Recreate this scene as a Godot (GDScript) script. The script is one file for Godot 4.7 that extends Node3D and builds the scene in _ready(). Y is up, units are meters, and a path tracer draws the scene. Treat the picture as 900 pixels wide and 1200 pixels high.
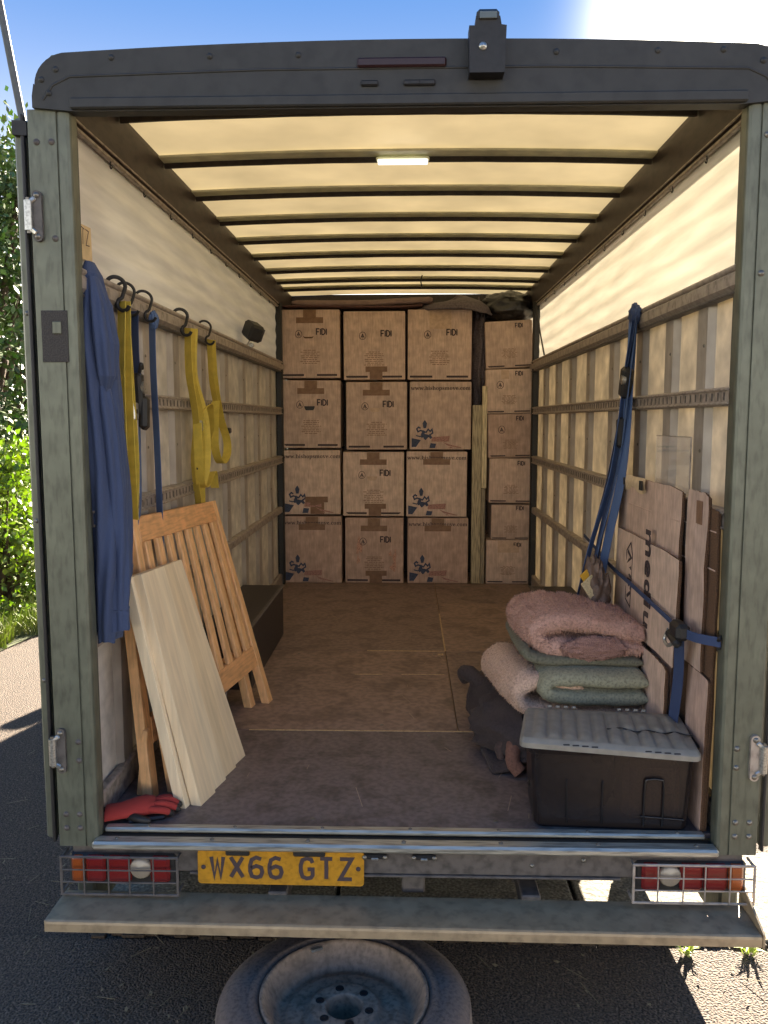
extends Node3D
# A box-bodied removal lorry seen through its open rear. Floor of the load space is y = F; geometry is written
# in "floor coordinates" (y = 0 on the load floor, z = 0 at the rear sill) and shifted when committed.
const F := 0.55
const G := -0.55

# ---------------------------------------------------------------- mesh builder
class MB:
	var v := PackedVector3Array()
	var n := PackedVector3Array()
	var t := PackedVector2Array()
	var ix := PackedInt32Array()

	func put(p: Vector3, nn: Vector3, uv := Vector2.ZERO) -> int:
		v.append(p); n.append(nn); t.append(uv)
		return v.size() - 1

	func tri(a: Vector3, b: Vector3, c: Vector3, out := Vector3.ZERO) -> void:
		var nn := (b - a).cross(c - a)
		if nn.length_squared() < 1e-16:
			return
		if out != Vector3.ZERO and nn.dot(out) < 0:
			var q := b; b = c; c = q; nn = -nn
		nn = nn.normalized()
		var i := put(a, nn, Vector2(a.x + a.z, a.y)); put(b, nn, Vector2(b.x + b.z, b.y)); put(c, nn, Vector2(c.x + c.z, c.y))
		ix.append_array([i, i + 2, i + 1])

	func quad(a: Vector3, b: Vector3, c: Vector3, d: Vector3, out := Vector3.ZERO) -> void:
		var nn := (c - a).cross(d - b)
		if nn.length_squared() < 1e-16:
			return
		if out != Vector3.ZERO and nn.dot(out) < 0:
			var q := b; b = d; d = q; nn = -nn
		nn = nn.normalized()
		var i := put(a, nn, Vector2(a.x + a.z, a.y)); put(b, nn, Vector2(b.x + b.z, b.y)); put(c, nn, Vector2(c.x + c.z, c.y)); put(d, nn, Vector2(d.x + d.z, d.y))
		ix.append_array([i, i + 2, i + 1, i, i + 3, i + 2])

	# chamfered box
	func box(c: Vector3, s: Vector3, bv := 0.0, b := Basis()) -> MB:
		var h := s * 0.5
		bv = minf(bv, minf(h.x, minf(h.y, h.z)) * 0.9)
		for a in 3:
			var u := (a + 1) % 3
			var w := (a + 2) % 3
			for sg in [-1.0, 1.0]:
				var pts := []
				for k in [[-1.0, -1.0], [1.0, -1.0], [1.0, 1.0], [-1.0, 1.0]]:
					var p := Vector3.ZERO
					p[a] = sg * h[a]; p[u] = k[0] * (h[u] - bv); p[w] = k[1] * (h[w] - bv)
					pts.append(c + b * p)
				var o := Vector3.ZERO
				o[a] = sg
				quad(pts[0], pts[1], pts[2], pts[3], b * o)
			if bv <= 0.0:
				continue
			for su in [-1.0, 1.0]:
				for sw in [-1.0, 1.0]:
					var q := []
					for k in [[0, -1.0], [0, 1.0], [1, 1.0], [1, -1.0]]:
						var p := Vector3.ZERO
						p[a] = k[1] * (h[a] - bv)
						p[u] = su * (h[u] - (bv if k[0] == 1 else 0.0))
						p[w] = sw * (h[w] - (bv if k[0] == 0 else 0.0))
						q.append(c + b * p)
					var o := Vector3.ZERO
					o[u] = su; o[w] = sw
					quad(q[0], q[1], q[2], q[3], b * o)
		if bv > 0.0:
			for sx in [-1.0, 1.0]:
				for sy in [-1.0, 1.0]:
					for sz in [-1.0, 1.0]:
						var sgn := Vector3(sx, sy, sz)
						var q := []
						for a in 3:
							var p := sgn * (h - Vector3.ONE * bv)
							p[a] = sgn[a] * h[a]
							q.append(c + b * p)
						tri(q[0], q[1], q[2], b * sgn)
		return self

	# box between two points (a bar), width w across, thickness th along "up"
	func bar(a: Vector3, b: Vector3, w: float, th: float, up := Vector3.UP, bv := 0.0) -> MB:
		var y := (b - a).normalized()
		var x := y.cross(up).normalized()
		var z := x.cross(y).normalized()
		return box((a + b) * 0.5, Vector3(w, (b - a).length(), th), bv, Basis(x, y, z))

	func grid(p: PackedVector3Array, nu: int, nv: int, cu := false, cv := false, us := 1.0, vs := 1.0) -> MB:
		var nn := PackedVector3Array()
		nn.resize(nu * nv)
		var f := PackedInt32Array()
		for i in (nu if cu else nu - 1):
			for j in (nv if cv else nv - 1):
				var a := i * nv + j
				var b := ((i + 1) % nu) * nv + j
				var c := ((i + 1) % nu) * nv + (j + 1) % nv
				var d := i * nv + (j + 1) % nv
				var m := (p[c] - p[a]).cross(p[d] - p[b])
				nn[a] += m; nn[b] += m; nn[c] += m; nn[d] += m
				f.append_array([a, c, b, a, d, c])
		var base := v.size()
		for i in nu:
			for j in nv:
				put(p[i * nv + j], nn[i * nv + j].normalized(), Vector2(us * i / maxf(1, nu - 1), vs * j / maxf(1, nv - 1)))
		for k in f:
			ix.append(base + k)
		return self

	func fan(r: PackedVector3Array, out: Vector3) -> void:
		var c := Vector3.ZERO
		for p in r:
			c += p
		c /= r.size()
		for i in r.size():
			tri(c, r[i], r[(i + 1) % r.size()], out)

	# tube along points; rad is a float or an array
	func tube(pts: PackedVector3Array, rad, seg := 8, caps := true, flat_y := 1.0) -> MB:
		var p := PackedVector3Array()
		var up := Vector3.UP
		var d0 := (pts[1] - pts[0]).normalized()
		if absf(d0.dot(up)) > 0.95:
			up = Vector3.RIGHT
		for i in pts.size():
			var d := (pts[mini(i + 1, pts.size() - 1)] - pts[maxi(i - 1, 0)]).normalized()
			var x := d.cross(up).normalized()
			up = x.cross(d).normalized()
			var r: float = rad if rad is float else rad[i]
			for k in seg:
				var a := TAU * k / seg
				p.append(pts[i] + (x * cos(a) + up * sin(a) * flat_y) * r)
		grid(p, pts.size(), seg, false, true)
		if caps:
			fan(p.slice(0, seg), pts[0] - pts[1])
			fan(p.slice(p.size() - seg), pts[-1] - pts[-2])
		return self

	func cyl(a: Vector3, b: Vector3, r: float, seg := 12, r2 := -1.0) -> MB:
		return tube(PackedVector3Array([a, b]), [r, r if r2 < 0 else r2], seg, true)

	# webbing: a flat band through points, "side" the direction of its width at each point
	func band(pts: PackedVector3Array, sides, w: float, th := 0.0025) -> MB:
		var rows := [PackedVector3Array(), PackedVector3Array(), PackedVector3Array(), PackedVector3Array()]
		for i in pts.size():
			var d := (pts[mini(i + 1, pts.size() - 1)] - pts[maxi(i - 1, 0)]).normalized()
			var s: Vector3 = sides if sides is Vector3 else sides[i]
			s = (s - d * s.dot(d)).normalized()
			var m := d.cross(s).normalized() * th * 0.5
			s *= w * 0.5
			rows[0].append_array([pts[i] - s + m, pts[i] + s + m])
			rows[1].append_array([pts[i] + s - m, pts[i] - s - m])
			rows[2].append_array([pts[i] + s + m, pts[i] + s - m])
			rows[3].append_array([pts[i] - s - m, pts[i] - s + m])
		for r in rows:
			grid(r, pts.size(), 2)
		return self

	# flat polygon in XY extruded along z from 0 to d, placed by xf
	func prism(poly: PackedVector2Array, d: float, xf := Transform3D(), smooth := false) -> MB:
		var area := 0.0
		for i in poly.size():
			area += poly[i].cross(poly[(i + 1) % poly.size()])
		if area < 0:
			poly.reverse()
		var zz := xf.basis.z.normalized() * signf(d)
		var tr := Geometry2D.triangulate_polygon(poly)
		for k in range(0, tr.size(), 3):
			var q := []
			for m in 3:
				q.append(Vector3(poly[tr[k + m]].x, poly[tr[k + m]].y, 0))
			tri(xf * q[0], xf * q[1], xf * q[2], -zz)
			var o := Vector3(0, 0, d)
			tri(xf * (q[0] + o), xf * (q[1] + o), xf * (q[2] + o), zz)
		if smooth:
			var p := PackedVector3Array()
			for q in poly:
				p.append(xf * Vector3(q.x, q.y, 0)); p.append(xf * Vector3(q.x, q.y, d))
			grid(p, poly.size(), 2, true, false)
		else:
			for i in poly.size():
				var a := poly[i]
				var b := poly[(i + 1) % poly.size()]
				quad(xf * Vector3(a.x, a.y, 0), xf * Vector3(b.x, b.y, 0), xf * Vector3(b.x, b.y, d), xf * Vector3(a.x, a.y, d), xf.basis * Vector3(b.y - a.y, a.x - b.x, 0))
		return self

	# profile of (radius, height) turned round y; crisp breaks where a profile point is repeated
	func lathe(prof: PackedVector2Array, seg: int, xf := Transform3D()) -> MB:
		var run := PackedVector2Array()
		for i in prof.size() + 1:
			if i == prof.size() or (run.size() and run[-1] == prof[i]):
				if run.size() > 1:
					var p := PackedVector3Array()
					for q in run:
						for k in seg:
							var a := TAU * k / seg
							p.append(xf * Vector3(q.x * cos(a), q.y, q.x * sin(a)))
					grid(p, run.size(), seg, false, true)
				run = PackedVector2Array()
			if i < prof.size():
				run.append(prof[i])
		return self

	# a pen stroke of width w in the XY plane, extruded th along z
	func stroke(pts: PackedVector2Array, w: float, th: float, xf := Transform3D(), closed := false) -> MB:
		var l := PackedVector2Array()
		var r := PackedVector2Array()
		var m := pts.size()
		for i in m:
			var a := pts[(i - 1 + m) % m] if closed or i > 0 else pts[i]
			var b := pts[(i + 1) % m] if closed or i < m - 1 else pts[i]
			var d1 := (pts[i] - a).normalized() if a != pts[i] else (b - pts[i]).normalized()
			var d2 := (b - pts[i]).normalized() if b != pts[i] else d1
			var bis := (d1 + d2).normalized() if (d1 + d2).length() > 0.05 else d1
			var nn := Vector2(-bis.y, bis.x)
			var k := minf(2.2, 1.0 / maxf(0.3, absf(nn.dot(Vector2(-d1.y, d1.x)))))
			l.append(pts[i] + nn * w * 0.5 * k); r.append(pts[i] - nn * w * 0.5 * k)
		var P := func(q: Vector2, z: float) -> Vector3: return xf * Vector3(q.x, q.y, z)
		var nz := xf.basis.z
		for i in (m if closed else m - 1):
			var j := (i + 1) % m
			quad(P.call(l[i], th), P.call(r[i], th), P.call(r[j], th), P.call(l[j], th), nz)
			quad(P.call(l[i], 0.0), P.call(l[j], 0.0), P.call(l[j], th), P.call(l[i], th))
			quad(P.call(r[i], 0.0), P.call(r[j], 0.0), P.call(r[j], th), P.call(r[i], th))
		return self

	func mesh(shift := Vector3.ZERO) -> ArrayMesh:
		var a := []
		a.resize(Mesh.ARRAY_MAX)
		var vv := v.duplicate()
		for i in vv.size():
			vv[i] -= shift
		a[Mesh.ARRAY_VERTEX] = vv
		a[Mesh.ARRAY_NORMAL] = n
		a[Mesh.ARRAY_TEX_UV] = t
		a[Mesh.ARRAY_INDEX] = ix
		var m := ArrayMesh.new()
		m.add_surface_from_arrays(Mesh.PRIMITIVE_TRIANGLES, a)
		return m

# ---------------------------------------------------------------- scene helpers
var used := {}
var rng := RandomNumberGenerator.new()
var nz := FastNoiseLite.new()
var truck: Node3D
var MT := {}
var texes := {}

func numbered(s: String) -> String:
	used[s] = used.get(s, 0) + 1
	return s if used[s] == 1 else "%s_%03d" % [s, used[s] - 1]

func tag(o: Node, label: String, category: String, group := "", kind := "") -> Node:
	o.set_meta("label", label); o.set_meta("category", category)
	if group: o.set_meta("group", group)
	if kind: o.set_meta("kind", kind)
	return o

# a thing whose base is at "at" (floor coordinates)
func thing(called: String, label: String, category: String, at: Vector3, group := "") -> Node3D:
	var o := Node3D.new()
	o.name = numbered(called)
	add_child(o)
	o.position = at + Vector3(0, F, 0)
	tag(o, label, category, group)
	return o

# one part of a thing, from geometry in floor coordinates
func part(called: String, b: MB, m: Material, parent: Node3D) -> MeshInstance3D:
	var o := MeshInstance3D.new()
	o.name = called
	var world := Vector3(0, -F, 0)
	var p: Node = parent
	while p != self:
		world += (p as Node3D).position
		p = p.get_parent()
	o.mesh = b.mesh(world)
	o.material_override = m
	parent.add_child(o, true)
	return o

# a part in its parent's own axes
func lpart(called: String, me: Mesh, m: Material, parent: Node3D, at := Vector3.ZERO, b := Basis()) -> MeshInstance3D:
	var o := MeshInstance3D.new()
	o.name = called
	o.mesh = me
	o.material_override = m
	o.transform = Transform3D(b, at)
	parent.add_child(o, true)
	return o

func single(called: String, label: String, category: String, b: MB, m: Material, at: Vector3, group := "") -> MeshInstance3D:
	var o := MeshInstance3D.new()
	o.name = numbered(called)
	o.mesh = b.mesh(at)
	o.material_override = m
	o.position = at + Vector3(0, F, 0)
	add_child(o)
	tag(o, label, category, group)
	return o

func struct(called: String, b: MB, m: Material, kind := "structure") -> MeshInstance3D:
	var o := MeshInstance3D.new()
	o.name = called
	o.mesh = b.mesh(Vector3(0, -F, 0))
	o.material_override = m
	add_child(o, true)
	o.set_meta("kind", kind)
	return o

func tex(kind: String, freq: float, oct: int, ramp: Array, size := 512, type := FastNoiseLite.TYPE_SIMPLEX_SMOOTH) -> NoiseTexture2D:
	if texes.has(kind):
		return texes[kind]
	var f := FastNoiseLite.new()
	f.noise_type = type
	f.seed = hash(kind) % 1000
	f.frequency = freq
	f.fractal_octaves = oct
	var t := NoiseTexture2D.new()
	t.width = size; t.height = size
	t.seamless = true
	t.noise = f
	var g := Gradient.new()
	g.offsets = PackedFloat32Array(); g.colors = PackedColorArray()
	var off := PackedFloat32Array()
	var col := PackedColorArray()
	for r in ramp:
		off.append(r[0])
		col.append(r[1] if r[1] is Color else Color(r[1], r[1], r[1]))
	g.offsets = off; g.colors = col
	t.color_ramp = g
	texes[kind] = t
	return t

func T(kind: String) -> NoiseTexture2D:
	match kind:
		"soft": return tex("soft", 0.012, 4, [[0.0, 0.86], [0.8, 1.0], [1.0, 1.0]])
		"strong": return tex("strong", 0.03, 6, [[0.15, 0.7], [0.55, 0.93], [1.0, 1.0]])
		"grit": return tex("grit", 0.12, 3, [[0.1, 0.55], [0.9, 1.0]])
		"stain": return tex("stain", 0.008, 5, [[0.0, 0.76], [0.3, 0.88], [0.5, 1.0], [1.0, 1.0]], 1024)
		"faint": return tex("faint", 0.02, 6, [[0.0, 0.82], [0.35, 0.93], [0.55, 1.0], [1.0, 1.03]], 1024)
		"scuff": return tex("scuff", 0.035, 6, [[0.0, 0.78], [0.5, 0.94], [0.62, 1.0], [0.75, 1.12], [1.0, 1.2]], 1024)
		"bump": return tex("bump", 0.06, 4, [[0.0, 0.0], [1.0, 1.0]])
		"bump_big": return tex("bump_big", 0.015, 3, [[0.0, 0.0], [1.0, 1.0]])
		"grain": return tex("grain", 0.02, 4, [[0.0, 0.55], [0.4, 0.85], [0.6, 1.0], [1.0, 1.0]])
		"stone": return tex("stone", 0.16, 4, [[0.0, 0.2], [0.36, 0.6], [0.5, 0.9], [0.62, 1.2], [0.74, 1.9], [1.0, 2.2]], 1024)
		"fibre": return tex("fibre", 0.02, 4, [[0.0, 0.8], [0.4, 0.93], [0.6, 1.0], [1.0, 1.0]])
		"weave": return tex("weave", 0.2, 2, [[0.0, 0.7], [1.0, 1.0]], 256)
	return null

# material: sRGB colour, roughness, options
func mat(c: Color, rough: float, o := {}) -> StandardMaterial3D:
	var m := StandardMaterial3D.new()
	m.albedo_color = c
	m.roughness = rough
	m.metallic = o.get("metal", 0.0)
	if o.has("tex"):
		m.albedo_texture = T(o.tex)
		m.uv1_triplanar = true
		m.uv1_world_triplanar = o.get("world", false)
		var s = o.get("scale", 1.0)
		m.uv1_scale = s if s is Vector3 else Vector3.ONE * float(s)
		m.uv1_offset = o.get("offset", Vector3.ZERO)
	if o.has("stain"):
		m.detail_enabled = true
		m.detail_albedo = T("stain" if o.stain is float else o.stain)
		m.detail_blend_mode = BaseMaterial3D.BLEND_MODE_MUL
		m.detail_uv_layer = BaseMaterial3D.DETAIL_UV_2
		m.uv2_triplanar = true
		m.uv2_world_triplanar = o.get("world", false)
		var s2 = o.get("stain_scale", 0.5)
		m.uv2_scale = s2 if s2 is Vector3 else Vector3.ONE * float(s2)
	if o.has("bump"):
		m.heightmap_enabled = true
		m.heightmap_texture = T(o.get("bump_tex", "bump"))
		m.heightmap_scale = o.bump
		m.uv1_triplanar = true
	if o.has("back"):
		m.backlight_enabled = true
		m.backlight = o.back
	if o.has("rim"):
		m.rim_enabled = true
		m.rim = o.rim
		m.rim_tint = 0.6
	if o.has("spec"):
		m.metallic_specular = o.spec
	if o.has("coat"):
		m.clearcoat_enabled = true
		m.clearcoat = o.coat
		m.clearcoat_roughness = 0.2
	if o.has("alpha"):
		m.transparency = BaseMaterial3D.TRANSPARENCY_ALPHA
		m.albedo_color.a = o.alpha
	if o.get("two", false):
		m.cull_mode = BaseMaterial3D.CULL_DISABLED
	return m

func c8(r: int, g: int, b: int) -> Color:
	return Color8(r, g, b)

func V(x: float, y: float, z: float) -> Vector3:
	return Vector3(x, y, z)

func pv(a: Array) -> PackedVector3Array:
	return PackedVector3Array(a)

func p2(a: Array) -> PackedVector2Array:
	var r := PackedVector2Array()
	for q in a:
		r.append(Vector2(q[0], q[1]))
	return r

func smooth_path(a: Array, k := 6) -> PackedVector3Array:
	var c := Curve3D.new()
	for i in a.size():
		var d: Vector3 = (a[mini(i + 1, a.size() - 1)] - a[maxi(i - 1, 0)]) / 6.0
		c.add_point(a[i], -d, d)
	var r := PackedVector3Array()
	for i in (a.size() - 1) * k + 1:
		r.append(c.sample(mini(i / k, a.size() - 2), float(i) / k - mini(i / k, a.size() - 2)))
	return r

func bolt(st: MB, at: Vector3, r := 0.008, axis := Vector3.BACK) -> MB:
	var b := Basis(Quaternion(Vector3.UP, axis))
	st.lathe(p2([[r * 1.25, 0], [r * 1.25, r * 0.25], [r * 0.95, r * 0.45], [r * 0.55, r * 0.75], [0.0001, r * 0.85]]), 10, Transform3D(b, at))
	return st

func text(s: String, h: float, d: float, font := "Droid Sans", bold := true) -> TextMesh:
	var f := SystemFont.new()
	f.font_names = PackedStringArray([font])
	f.font_weight = 700 if bold else 400
	var t := TextMesh.new()
	t.text = s
	t.font = f
	t.font_size = 64
	t.pixel_size = h / (64.0 * 0.73)
	t.depth = d
	t.curve_step = 2.0
	return t

# ---------------------------------------------------------------- build
func _ready() -> void:
	rng.seed = 7
	nz.seed = 3
	nz.frequency = 1.0
	var cam := Camera3D.new()
	cam.name = "camera"
	cam.position = V(0.010, 1.304 + F, 2.482)
	cam.rotation = V(-0.1092, 0.0286, -0.0008)
	cam.fov = 62.87
	cam.near = 0.05
	cam.far = 2000.0
	add_child(cam)
	cam.current = true

	var sun := DirectionalLight3D.new()
	sun.name = "sun"
	sun.light_color = Color(1.0, 0.95, 0.87)
	sun.light_energy = 0.6
	sun.light_angular_distance = 0.5
	sun.shadow_enabled = true
	var el := deg_to_rad(22.9)
	var az := deg_to_rad(19.4)
	var to_sun := V(sin(az) * cos(el), sin(el), -cos(az) * cos(el))
	sun.basis = Basis.looking_at(-to_sun, Vector3.UP)
	add_child(sun)

	var sky := ProceduralSkyMaterial.new()
	sky.sky_top_color = c8(7, 26, 47)
	sky.sky_horizon_color = c8(149, 143, 129)
	sky.sky_curve = 0.08
	sky.ground_bottom_color = c8(60, 58, 54)
	sky.ground_horizon_color = c8(120, 130, 140)
	sky.sun_angle_max = 36.0
	sky.sun_curve = 0.066
	sky.energy_multiplier = 1.0
	var env := Environment.new()
	env.background_mode = Environment.BG_SKY
	env.sky = Sky.new()
	env.sky.sky_material = sky
	env.tonemap_mode = Environment.TONE_MAPPER_LINEAR
	env.tonemap_exposure = 28.5
	env.sdfgi_enabled = true
	env.ssao_enabled = true
	env.ssil_enabled = true
	var we := WorldEnvironment.new()
	we.name = "world"
	we.environment = env
	add_child(we)

	materials()
	ground()
	truck = Node3D.new()
	truck.name = "removal_lorry"
	add_child(truck)
	tag(truck, "grey box-bodied removal lorry with its rear open and a step bumper", "lorry")
	lorry_rear()
	lorry_inside()
	lorry_outside()
	cartons()
	above_cartons()
	left_things()
	right_things()
	spare_wheel()
	outdoors()

func materials() -> void:
	MT.steel = mat(c8(102, 105, 91), 0.42, {"tex": "soft", "scale": 1.3, "metal": 0.3, "stain": "faint", "stain_scale": Vector3(2.2, 0.5, 2.2), "bump": 0.02})
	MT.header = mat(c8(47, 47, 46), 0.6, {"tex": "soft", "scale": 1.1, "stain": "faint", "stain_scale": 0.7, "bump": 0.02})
	MT.alu = mat(c8(165, 165, 155), 0.35, {"tex": "strong", "scale": Vector3(0.6, 4, 4), "metal": 0.7, "bump": 0.03})
	MT.sill = mat(c8(190, 188, 176), 0.36, {"tex": "strong", "scale": Vector3(0.5, 5, 5), "metal": 0.6, "bump": 0.04})
	MT.rail = mat(c8(176, 164, 152), 0.5, {"tex": "strong", "scale": 1.5, "metal": 0.3, "bump": 0.04})
	MT.rib = mat(c8(184, 174, 162), 0.5, {"tex": "soft", "scale": Vector3(3, 0.8, 3), "metal": 0.25, "stain": "soft", "stain_scale": 1.0})
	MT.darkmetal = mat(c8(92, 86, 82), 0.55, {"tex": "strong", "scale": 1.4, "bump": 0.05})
	MT.beam = mat(c8(70, 58, 54), 0.5, {"tex": "strong", "scale": Vector3(2, 2, 0.6), "metal": 0.2})
	MT.bow = mat(c8(214, 212, 194), 0.6, {"tex": "soft", "scale": 1.5, "back": Color(0.8, 0.8, 0.68)})
	MT.bowdark = mat(c8(56, 48, 44), 0.6, {"tex": "strong", "scale": 1.5})
	MT.roof = mat(c8(240, 230, 212), 0.5, {"tex": "soft", "scale": 0.3, "back": Color(0.52, 0.495, 0.41), "bump": 0.08, "bump_tex": "bump_big", "spec": 0.25})
	MT.upper = mat(c8(240, 234, 224), 0.35, {"tex": "soft", "scale": Vector3(0.5, 2.4, 0.25), "back": Color(0.62, 0.605, 0.555), "spec": 0.4})
	MT.lining = mat(c8(236, 228, 216), 0.5, {"tex": "soft", "scale": 0.8, "back": Color(0.72, 0.70, 0.645), "stain": "soft", "stain_scale": 1.4, "spec": 0.3})
	MT.floor = []
	for k in 3:
		MT.floor.append(mat([c8(118, 104, 99), c8(148, 124, 110), c8(136, 115, 104)][k], 0.5, {"tex": "scuff", "scale": [0.9, 0.6, 0.7][k], "stain": "stain", "stain_scale": [0.8, 0.5, 0.6][k], "bump": 0.05, "offset": V(k * 0.37, 0, k * 0.21)}))
	MT.floorjoint = mat(c8(176, 150, 104), 0.6)
	MT.archbox = mat(c8(50, 43, 41), 0.55, {"tex": "scuff", "scale": 0.8})
	MT.black = mat(c8(30, 29, 30), 0.55, {"tex": "strong", "scale": 3.0})
	MT.gloss = mat(c8(24, 24, 26), 0.25)
	MT.rubber = mat(c8(110, 96, 87), 0.85, {"tex": "strong", "scale": 4.0, "bump": 0.06})
	MT.bolt = mat(c8(120, 116, 108), 0.4, {"metal": 0.7})
	MT.zinc = mat(c8(196, 196, 190), 0.3, {"metal": 0.8, "tex": "strong", "scale": 6.0})
	MT.cards = []
	for k in 4:
		MT.cards.append(mat([c8(216, 187, 168), c8(207, 179, 161), c8(220, 192, 172), c8(200, 169, 151)][k], 0.85, {"tex": "soft", "scale": 1.6, "stain": "soft", "stain_scale": Vector3(9, 1.2, 9), "bump": 0.02, "offset": V(k * 0.3, k * 0.2, 0)}))
	MT.cardedge = mat(c8(120, 88, 62), 0.9, {"tex": "grit", "scale": 3.0})
	MT.ink = mat(c8(62, 50, 52), 0.8)
	MT.inkblue = mat(c8(66, 74, 98), 0.8, {"tex": "strong", "scale": 5.0})
	MT.inkpink = mat(c8(176, 132, 120), 0.85, {"tex": "strong", "scale": 5.0})
	MT.inkfaint = mat(c8(134, 106, 86), 0.85)
	MT.tape = mat(c8(136, 106, 84), 0.5, {"tex": "soft", "scale": 4.0, "spec": 0.3})
	MT.tapepale = mat(c8(196, 166, 140), 0.55, {"tex": "soft", "scale": 4.0})
	MT.pine = mat(c8(244, 190, 132), 0.45, {"tex": "fibre", "scale": Vector3(6, 0.6, 6), "stain": "soft", "stain_scale": 2.0})
	MT.pine_rail = mat(c8(240, 180, 122), 0.45, {"tex": "fibre", "scale": Vector3(6, 6, 0.6), "stain": "soft", "stain_scale": 2.0})
	MT.pale = []
	for k in 3:
		MT.pale.append(mat([c8(234, 211, 174), c8(229, 205, 166), c8(238, 217, 181)][k], 0.45, {"tex": "soft", "scale": Vector3(5, 0.4, 5), "offset": V(k * 0.3, 0, k * 0.4)}))
	MT.paleedge = mat(c8(226, 206, 166), 0.6, {"tex": "soft", "scale": Vector3(9, 0.6, 9)})
	MT.denim = mat(c8(72, 86, 120), 0.95, {"tex": "weave", "scale": 9.0, "bump": 0.04, "bump_tex": "weave", "rim": 0.3})
	MT.yellow = mat(c8(252, 222, 92), 0.75, {"tex": "weave", "scale": Vector3(20, 20, 20), "stain": "soft", "stain_scale": 3.0})
	MT.blue = mat(c8(86, 112, 158), 0.75, {"tex": "weave", "scale": 20.0})
	MT.bluedark = mat(c8(58, 76, 116), 0.75, {"tex": "weave", "scale": 20.0})
	MT.pink = mat(c8(202, 160, 142), 0.95, {"tex": "strong", "scale": 5.0, "rim": 0.4, "bump": 0.4})
	MT.pinkinner = mat(c8(196, 152, 138), 0.95, {"tex": "grit", "scale": 4.0, "rim": 0.4, "bump": 0.3})
	MT.beige = mat(c8(216, 182, 158), 0.95, {"tex": "strong", "scale": 6.0, "rim": 0.4, "bump": 0.3})
	MT.green = mat(c8(152, 150, 126), 0.95, {"tex": "strong", "scale": 5.0, "rim": 0.3, "bump": 0.15})
	MT.darkgreen = mat(c8(112, 110, 92), 0.95, {"tex": "strong", "scale": 5.0, "rim": 0.3, "bump": 0.15})
	MT.cloth = mat(c8(66, 56, 55), 0.95, {"tex": "strong", "scale": 5.0, "rim": 0.2, "bump": 0.1})
	MT.clothbrown = mat(c8(124, 88, 74), 0.95, {"tex": "strong", "scale": 6.0, "bump": 0.1})
	MT.greycloth = mat(c8(106, 96, 100), 0.95, {"tex": "strong", "scale": 3.0, "rim": 0.2, "bump": 0.1})
	MT.bag = mat(c8(38, 38, 42), 0.3, {"tex": "strong", "scale": 3.0, "bump": 0.35, "bump_tex": "bump_big", "spec": 0.6})
	MT.lid = mat(c8(134, 130, 120), 0.5, {"tex": "soft", "scale": 3.0, "bump": 0.02})
	MT.tote = mat(c8(34, 29, 29), 0.28, {"alpha": 0.84, "spec": 0.5})
	MT.red = mat(c8(172, 54, 48), 0.9, {"tex": "weave", "scale": 12.0, "bump": 0.1, "bump_tex": "weave", "rim": 0.3})
	MT.plate = mat(c8(186, 134, 30), 0.4, {"tex": "soft", "scale": 2.5, "stain": "faint", "stain_scale": 2.0})
	MT.lensred = mat(c8(134, 34, 32), 0.18, {"tex": "weave", "scale": Vector3(60, 3, 60), "bump": 0.15, "bump_tex": "weave", "coat": 0.6})
	MT.lensamber = mat(c8(172, 86, 34), 0.18, {"tex": "weave", "scale": Vector3(60, 3, 60), "bump": 0.15, "bump_tex": "weave", "coat": 0.6})
	MT.lensclear = mat(c8(170, 158, 140), 0.2, {"tex": "weave", "scale": Vector3(60, 3, 60), "bump": 0.15, "bump_tex": "weave", "coat": 0.6})
	MT.bumper = mat(c8(166, 146, 116), 0.5, {"tex": "soft", "scale": 1.4, "metal": 0.2, "stain": "faint", "stain_scale": 0.9, "bump": 0.02})
	MT.paint = mat(c8(196, 198, 196), 0.35, {"tex": "soft", "scale": 0.8})
	MT.glass = mat(c8(60, 70, 72), 0.05, {"spec": 0.8})
	MT.asphalt = mat(c8(118, 99, 82), 0.92, {"tex": "stone", "scale": 0.6, "world": true, "stain": "grit", "stain_scale": 0.8, "bump": 0.8, "bump_tex": "stone"})
	MT.gravel = mat(c8(124, 104, 86), 0.92, {"tex": "stone", "scale": 0.55, "world": true, "stain": "grit", "stain_scale": 0.9, "bump": 0.7, "bump_tex": "stone"})
	MT.concrete = mat(c8(150, 140, 118), 0.9, {"tex": "grit", "scale": 1.0, "world": true, "stain": "stain", "stain_scale": 0.8, "bump": 0.4})
	MT.verge = mat(c8(74, 80, 38), 0.95, {"tex": "strong", "scale": 1.5, "world": true})
	MT.soil = mat(c8(86, 70, 52), 0.95, {"tex": "grit", "scale": 1.5, "world": true})

# ---------------------------------------------------------------- ground
func flat_sheet(poly: Array, y: float) -> MB:
	var b := MB.new()
	var q := p2(poly)
	var tr := Geometry2D.triangulate_polygon(q)
	for k in range(0, tr.size(), 3):
		b.tri(V(q[tr[k]].x, y, q[tr[k]].y), V(q[tr[k + 1]].x, y, q[tr[k + 1]].y), V(q[tr[k + 2]].x, y, q[tr[k + 2]].y), Vector3.UP)
	return b

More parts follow.
